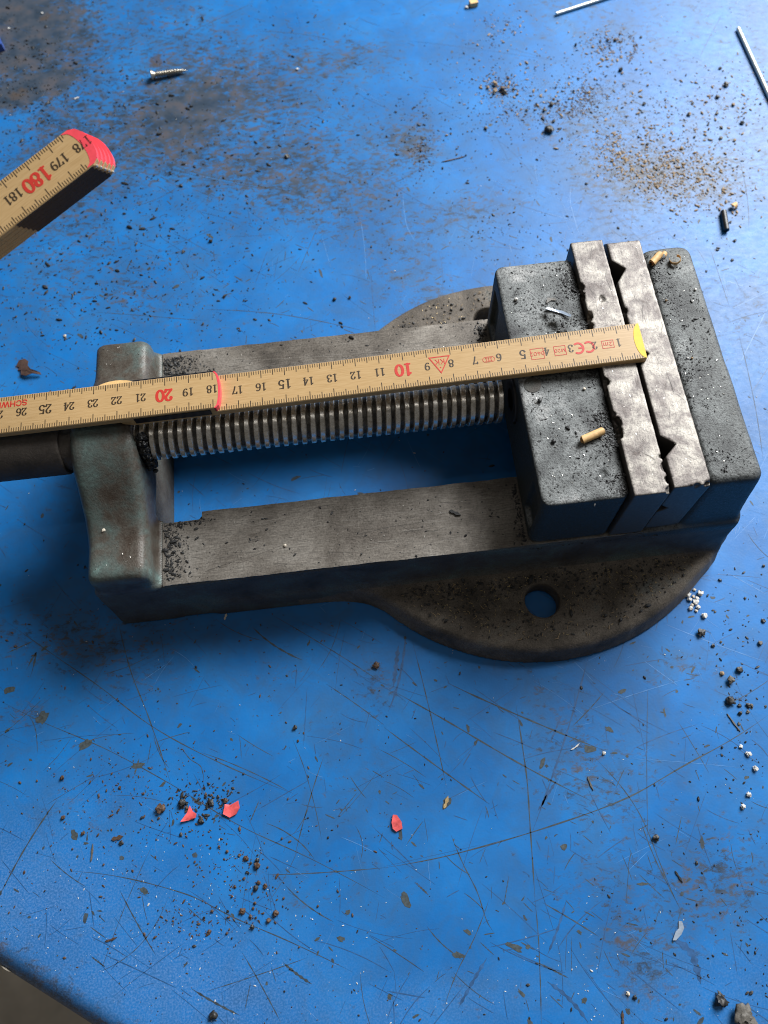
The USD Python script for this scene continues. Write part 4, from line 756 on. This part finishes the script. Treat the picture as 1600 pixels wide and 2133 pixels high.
# countable crumbs of the scatters, each its own object
WORD = {'black': 'black', 'brown': 'brown', 'grey': 'grey', 'tan': 'tan'}
def scatter(where, mat_list, pts, rs, seed0):
    for k, ((u, v), r) in enumerate(zip(pts, rs)):
        p = unpx(u, v); mt = mat_list[k % len(mat_list)]
        if (p[:2] - EA) @ et < RE: continue
        lay(WORD[mt] + '_crumb', lump(r, seed0 + k, rng.uniform(.45, .8), .9, 1), mt, f'small {WORD[mt]} crumb in the {where}', 'crumb', (u, v), group=f'{WORD[mt]} crumbs in the {where}', rot=rng.uniform(0, 6), smooth=False)
def cl(u, v, su, sv, n, rho=0.0):
    a = rng.normal(size=(n, 2)); return np.c_[u + su * a[:, 0], v + sv * (rho * a[:, 0] + math.sqrt(1 - rho * rho) * a[:, 1])]
def rr(n, m=.06, s=.4, hi=.16): return np.exp(rng.normal(np.log(m), s, n)).clip(.025, hi)
BK, BR, GY, TN = 'black', 'brown', 'grey', 'tan'
for where, mats, (u, v, su, sv, n, rho), (m_, sd_), seed0 in [
        ('upper brown scatter just under the red chips', (BR, BR, BK), (500, 1790, 34, 24, 18, .6), (.048, .45), 100),
        ('middle brown scatter further below the red chips', (BR, BR, BK), (540, 1880, 40, 30, 16, .3), (.048, .45), 130),
        ('lowest brown scatter nearest the bench corner', (BR, BK), (450, 1915, 44, 16, 12, 0), (.045, .45), 160),
        ('largest dirt pile above the jaws', (BK, BR, GY, TN), (1170, 215, 60, 22, 26, 0), (.06, .5), 200),
        ('small dirt pile left of the largest pile', (BK, BR, TN), (1045, 182, 22, 14, 16, 0), (.06, .5), 230),
        ('ring of rusty dust near the top', (BK, BR, TN), (1265, 100, 34, 22, 18, 0), (.055, .5), 260),
        ('loose dirt under the slanting silver wire', (BK, GY, TN), (1480, 240, 70, 50, 26, 0), (.05, .5), 300),
        ('upper edge of the tan sawdust patch', (BK, GY, TN), (1400, 320, 70, 30, 14, 0), (.05, .5), 340),
        ('sparse dirt around the dark metal pin', (BK, GY), (1500, 515, 50, 25, 9, 0), (.05, .5), 400),
        ('sparse dirt right of the round flange', (BK, GY), (1555, 1270, 36, 60, 10, 0), (.05, .5), 420),
        ('sparse dirt around the rough black lumps', (BK, GY), (1560, 1440, 30, 40, 5, 0), (.05, .5), 440),
        ('dirt around the two neighbouring red chips', (BK, BK, BR), (420, 1672, 46, 22, 24, 0), (.042, .45), 500),
        ('thin dirt left of the red chips', (BK, BR), (270, 1740, 70, 40, 16, 0), (.04, .45), 540)]:
    scatter(where, mats, cl(u, v, su, sv, n, rho), rr(n, m_, sd_), seed0)
# ---- what nobody could count: specks, filings, sawdust
def rot_rand(n, flat=True):
    a = rng.uniform(0, 2 * np.pi, n); c, s = np.cos(a), np.sin(a); o, z_ = np.ones(n), np.zeros(n)
    return np.stack([np.stack([c, -s, z_], -1), np.stack([s, c, z_], -1), np.stack([z_, z_, o], -1)], 1)
def specks(name, mat, P3, r, elong=(1, 2.2), flat=(.4, .8), label=None, parent=None, loc=(0, 0, 0), base=ICO0, ang=None):
    n = len(P3); e = rng.uniform(*elong, n); fl_ = rng.uniform(*flat, n); Rm = rot_rand(n)
    if ang is not None:
        a = rng.normal(ang, .3, n); Rm[:, 0, 0] = np.cos(a); Rm[:, 0, 1] = -np.sin(a); Rm[:, 1, 0] = np.sin(a); Rm[:, 1, 1] = np.cos(a)
    Sc = np.zeros((n, 3, 3)); Sc[:, 0, 0] = r * e; Sc[:, 1, 1] = r; Sc[:, 2, 2] = r * fl_
    bv = base.vertices * (1 + (noise(base.vertices * 2.1, 3)[:, None] - .5) * .9)
    v, f = merge((bv, base.faces), Rm @ Sc, P3 + np.c_[np.zeros((n, 2)), r * fl_ * .5])
    return tag(put(name, (v, f), M[mat], parent, loc), label, None, None, 'stuff')
def on_bench(px):
    P3 = unpx_many(px); return P3[((P3[:, :2] - EA) @ et) > RE]
def sp(name, mat, px, m, s, label, hi=.09, **k):
    P3 = on_bench(px); specks(name, mat, P3, np.exp(rng.normal(np.log(m), s, len(P3))).clip(.008, hi), label=label, **k)
U = lambda n, x0, y0, x1, y1: np.c_[rng.uniform(x0, x1, n), rng.uniform(y0, y1, n)]
sp('dark_specks', 'black', np.vstack([U(800, -20, -20, 1620, 2150), cl(200, 400, 220, 280, 1500), cl(60, 160, 110, 120, 1000), cl(420, 300, 260, 180, 800), cl(700, 350, 300, 180, 500), cl(330, 560, 200, 100, 250), cl(100, 720, 130, 80, 120)]), .022, .5, 'fine black specks spread over the whole bench top')
sp('dark_grains', 'black', np.vstack([cl(190, 430, 180, 210, 330), cl(50, 150, 70, 90, 170), cl(420, 240, 140, 80, 90), cl(300, 600, 190, 70, 90)]), .05, .35, 'larger dark grains strewn round the raised rule leaves', hi=.12, elong=(1.2, 2.6))
sp('brown_specks', 'brown', np.vstack([U(450, -20, 1250, 900, 2150), cl(230, 1620, 90, 50, 200), cl(300, 1720, 90, 60, 160), cl(500, 1830, 60, 70, 200, .5), cl(400, 1920, 70, 30, 160), cl(100, 1330, 120, 50, 60)]), .022, .45, 'fine reddish brown specks around the red plastic chips')
sp('white_specks', 'white', np.vstack([U(330, -20, -20, 1620, 2150), cl(300, 1950, 260, 110, 240), cl(1450, 650, 120, 300, 120), cl(1250, 2050, 200, 80, 80)]), .014, .4, 'tiny white specks dotted over the bench top', hi=.05)
arc_ = np.radians(np.linspace(-60, 60, 120)); ringpts = np.c_[1290 + 34 * np.cos(arc_), 98 + 30 * np.sin(arc_)] + rng.normal(0, 3, (120, 2))
sp('rust_dust', 'brown', np.vstack([cl(1215, 200, 24, 22, 420), cl(1190, 232, 34, 8, 160), cl(1045, 184, 20, 13, 220), cl(1260, 90, 24, 14, 160), ringpts, cl(1100, 245, 60, 12, 120), cl(880, 325, 14, 24, 160), cl(1040, 60, 28, 22, 80)]), .026, .4, 'rust brown dust in heaps above the jaws')
sp('sawdust', 'tan', np.vstack([cl(1420, 360, 70, 45, 1200, .35), cl(1290, 330, 34, 30, 420, .6), cl(1370, 370, 20, 22, 160), cl(1180, 180, 90, 50, 260), cl(1050, 60, 40, 30, 80), cl(1040, 190, 34, 20, 120), cl(1270, 100, 40, 26, 160), cl(1400, 250, 120, 40, 240), cl(1530, 190, 60, 40, 140)]), .033, .5, 'tan sawdust spread over the upper right of the bench')
sp('grey_dust', 'black', np.vstack([cl(1200, 220, 130, 70, 500), cl(1420, 300, 140, 110, 420), cl(1000, 210, 70, 60, 200), cl(1050, 480, 50, 30, 90), cl(870, 290, 40, 40, 120), cl(1530, 1400, 50, 160, 160), cl(1500, 1900, 110, 110, 120), cl(430, 1670, 40, 25, 160)]), .03, .42, 'dark dust mixed into the sawdust at upper right')
# filings on the vise itself
def inside_flange(n):
    a = rng.uniform(0, 2 * np.pi, n * 6); r = 9.7 * np.sqrt(rng.uniform(0, 1, n * 6)); x, y = 17 + r * np.cos(a), r * np.sin(a)
    k = (np.abs(y) > 6.25) & (np.hypot(x - 16.65, np.abs(y) - 7.78) > .95) & (x < 24.8); return np.c_[x, y][k][:n]
def flange_z(q): 
    d = np.abs(q[:, 1]) - 6.15; return 1.14 + .04 + np.clip(.75 - d, 0, .75) ** 2 * .33
q = inside_flange(2600); wgt = np.exp(-((np.abs(q[:, 1]) - 6.3) / 1.3) ** 2); q = q[rng.uniform(size=len(q)) < .25 + .75 * wgt]
specks('flange_grit', 'black', np.c_[q, flange_z(q) - .02], np.exp(rng.normal(np.log(.035), .4, len(q))), label='black grit covering the round flange of the vise')
q = inside_flange(900); q = q[rng.uniform(size=len(q)) < .3 + .7 * np.exp(-((np.abs(q[:, 1]) - 7.0) / 1.0) ** 2)]
specks('flange_filings', 'gold_swarf', np.c_[q, flange_z(q) + .0], np.full(len(q), .012), elong=(2, 8), label='fine brass coloured filings on the round flange of the vise')
q = inside_flange(260); specks('flange_filings', 'tan', np.c_[q, flange_z(q) + .0], np.full(len(q), .02), elong=(1, 6), label='tan wood fibres on the round flange of the vise')
def clump(q, sc=.9): return q[(fbm(q * sc, 3, 17) + .35 * rng.uniform(-.5, .5, len(q))) > .5]
def top_pts(n, x0, x1, y0, y1, z): return np.c_[rng.uniform(x0, x1, n), rng.uniform(y0, y1, n), np.full(n, z)]
jg = np.vstack([np.c_[X1 - .05 - np.abs(rng.normal(0, .42, 3600)), rng.uniform(-5.7, 5.8, 3600), np.full(3600, JZ)], top_pts(800, 16.3, 19.4, -5.6, 5.7, JZ), np.c_[rng.normal(18.2, .5, 350), rng.normal(2.2, .7, 350), np.full(350, JZ)], np.c_[rng.normal(18.6, .4, 200), rng.normal(-4.7, .5, 200), np.full(200, JZ)]])
jg = jg[(jg[:, 0] > 16.1) & (jg[:, 0] < X1)]; jg = clump(jg)
specks('jaw_grit', 'black', jg, np.exp(rng.normal(np.log(.018), .5, len(jg))).clip(.008, .08), label='black grit banked against the step of the moving jaw')
fg = np.vstack([np.c_[X4 + .1 + np.abs(rng.normal(0, .5, 1500)), rng.uniform(-5.4, 5.6, 1500), np.full(1500, 7.93)], top_pts(700, 22.7, 24.4, -5.3, 5.4, 7.93)]); fg = clump(fg[fg[:, 0] < 24.4])
specks('jaw_grit', 'black', fg, np.exp(rng.normal(np.log(.017), .5, len(fg))).clip(.008, .08), label='black grit strewn over the fixed jaw')
sw = np.vstack([top_pts(50, 16.3, 19.2, -5.5, 5.6, JZ + .01), top_pts(36, 22.8, 24.3, -5.2, 5.3, 7.94), top_pts(30, X1 + .1, X2 - .1, -5.5, 6.0, ZP), top_pts(30, X3 + .2, X4 - .1, -5.4, 6, ZP), top_pts(60, .2, 15.5, 3, 5.8, ZR + .02), top_pts(40, .2, 15.5, -5.8, -3.1, ZR + .02), top_pts(24, -2.4, -.4, -5.6, -4.4, 5.2), top_pts(16, -2.4, -.4, 4.6, 5.6, 5.2)])
specks('bright_swarf', 'swarf', sw, rng.uniform(.008, .022, len(sw)), elong=(1, 4), label='bright metal swarf glinting on jaws and slide ways')
rg = np.vstack([np.c_[.1 + np.abs(rng.normal(0, .45, 520)), rng.uniform(-5.7, -3.1, 520), np.full(520, ZR + .01)], np.c_[.1 + np.abs(rng.normal(0, .8, 1300)), rng.uniform(3.1, 5.7, 1300), np.full(1300, ZR + .01)], np.c_[15.9 - np.abs(rng.normal(0, .35, 260)), rng.uniform(3.0, 5.8, 260), np.full(260, ZR + .01)], np.c_[15.9 - np.abs(rng.normal(0, .12, 160)), rng.uniform(-5.8, -3, 160), np.full(160, ZR + .01)], top_pts(240, .5, 15.7, 3, 5.9, ZR + .01), top_pts(170, .5, 15.7, -5.9, -2.9, ZR + .01), np.c_[rng.normal(1.2, .5, 160), rng.normal(-3.1, .1, 160), np.full(160, ZR + .01)]])
rg = rg[((rg[:, 0] > 1.85) | (np.abs(rg[:, 1]) > 3.06)) & (np.abs(rg[:, 1]) > 2.75) & (np.abs(rg[:, 1]) < 5.95)]
specks('way_grit', 'black', rg, np.exp(rng.normal(np.log(.022), .55, len(rg))).clip(.008, .12), label='black greasy grit on the slide ways of the vise')
jb = np.vstack([np.c_[rng.uniform(16, 22.4, 500), -6.02 - np.abs(rng.normal(0, .1, 500)), 0 * np.zeros(500)]]); jb[:, 2] = np.clip(3.74 - (np.abs(jb[:, 1]) - 6.0) * 18, 1.6, 3.7)
jb = jb[jb[:, 2] > 3.3]; specks('ledge_grit', 'black', jb, np.exp(rng.normal(np.log(.03), .4, len(jb))).clip(.01, .08), label='black grit along the foot of the jaws')
# grease packed round the screw where it leaves the bracket, and torn foil scraps on the moving jaw
gr = []
for k in range(26):
    a = rng.uniform(math.pi * .55, math.pi * 1.75); m = lump(rng.uniform(.08, .17), 600 + k, .9, 1.0); m.apply_translation([rng.uniform(-.05, .22), 1.02 * math.cos(a) * -1 * -1, SCREW_Z + 1.02 * math.sin(a)]); gr.append(m)
for k in range(14):
    m = lump(rng.uniform(.07, .17), 700 + k, .9, 1.0); m.apply_translation([rng.uniform(-.05, .2), -rng.uniform(.6, 1.15), SCREW_Z + rng.uniform(-.9, .5)]); gr.append(m)
tag(put('grease', cat_mesh(gr), M['grease'], vise, VX, smooth=60), 'lumpy black grease round the screw', kind='stuff')
lay('foil_scrap', shard([(-.5, .12), (-.2, .05), (.2, -.08), (.55, -.3), (.6, -.2), (.25, .06), (-.1, .16), (-.4, .24)], .03, .25), 'clear', 'torn grey flake lying in the pit of the moving jaw', 'flake', (1160, 651), JZ + .02, rot=-.15)
lay('foil_scrap', shard([(-.3, .0), (-.05, .16), (.2, .12), (.12, .28), (-.2, .3)], .02, .5), 'grey', 'small bright-edged flake above the torn grey flake', 'flake', (1152, 632), JZ + .02)
for (u, v, r, mat, z, lab) in [(1106, 812, .0, 'x', 0, None), (1217, 811, .06, 'pale', JZ, 'pale yellow grain on the moving jaw near the rule'), (1448, 604, .06, 'white', 7.93, 'white grain on the outer edge of the fixed jaw'), (1387, 627, .05, 'tan', 7.93, 'tan grain beside the jaw plate on the fixed jaw'), (1441, 747, .05, 'tan', 7.93, 'yellow grain in the middle of the fixed jaw'), (217, 1106, .09, 'pale', 5.25, 'yellow splinter on the front end of the screw bracket'), (594, 1137, .07, 'pale', ZR, 'yellow grain on the front slide way'), (1124, 836, .09, 'black', JZ, 'black grain on the moving jaw below the pin plug'), (1153, 921, .09, 'black', JZ, 'black grain on the moving jaw beside the tube shaving'), (1075, 625, .08, 'white', JZ, 'pale fleck on the moving jaw near its rear corner')]:
    if lab: lay('grain', lump(r, int(u), .7), mat, lab, 'grain', (u, v), z)

# rubbed marks on the machined faces
def marks(name, parent, mat, n, x0, x1, y0, y1, z, ang, spread, lo, hi, w):
    Vs, Fs, o = [], [], 0
    for k in range(n):
        L = math.exp(rng.uniform(math.log(lo), math.log(hi))); a = ang + rng.normal(0, spread); c = np.array([rng.uniform(x0, x1), rng.uniform(y0, y1)])
        t = np.linspace(-.5, .5, 8); pts = c + np.outer(t * L, [math.cos(a), math.sin(a)])
        pts = np.clip(pts, [x0, y0], [x1, y1])
        if np.linalg.norm(pts[-1] - pts[0]) < .1 or np.min(np.linalg.norm(np.diff(pts, axis=0), axis=1)) < 1e-5: continue
        v, f = ribbon(pts, rng.uniform(.4, 1) * w, z=z + .0006 * (k % 5)); Vs.append(v); Fs.append(f + o); o += len(v)
    tag(put(name, (np.vstack(Vs), np.vstack(Fs)), M[mat], parent, VX), kind='stuff')
M['rub_light'] = plain('rub_light', (0.34, 0.315, 0.28), 0.4, metal=0.4); M['rub_dark'] = plain('rub_dark', (0.06, 0.055, 0.05), 0.5, metal=0.3)
P_ = lambda q: stage.GetPrimAtPath('/World/machine_vise/' + q)
for q, y0, y1 in (('slide_way', -5.85, -3.05), ('slide_way_001', 3.05, 5.85)):
    marks('rub_mark', P_(q), 'rub_light', 34, 1.9, 15.8, y0, y1, ZR + .0165, 0, .05, .3, 3, .012); marks('rub_mark', P_(q), 'rub_dark', 70, .4, 15.8, y0, y1, ZR + .0165, 0, .2, .15, 2, .016)
for q, x0, x1 in (('moving_jaw/jaw_plate', X1 + .35, X2 - .1), ('fixed_jaw/jaw_plate', X3 + .55, X4 - .12)):
    marks('rub_mark', P_(q), 'rub_dark', 16, x0, x1, -5.3, 6.1, ZP + .014, math.pi / 2, .5, .2, 1.2, .014)
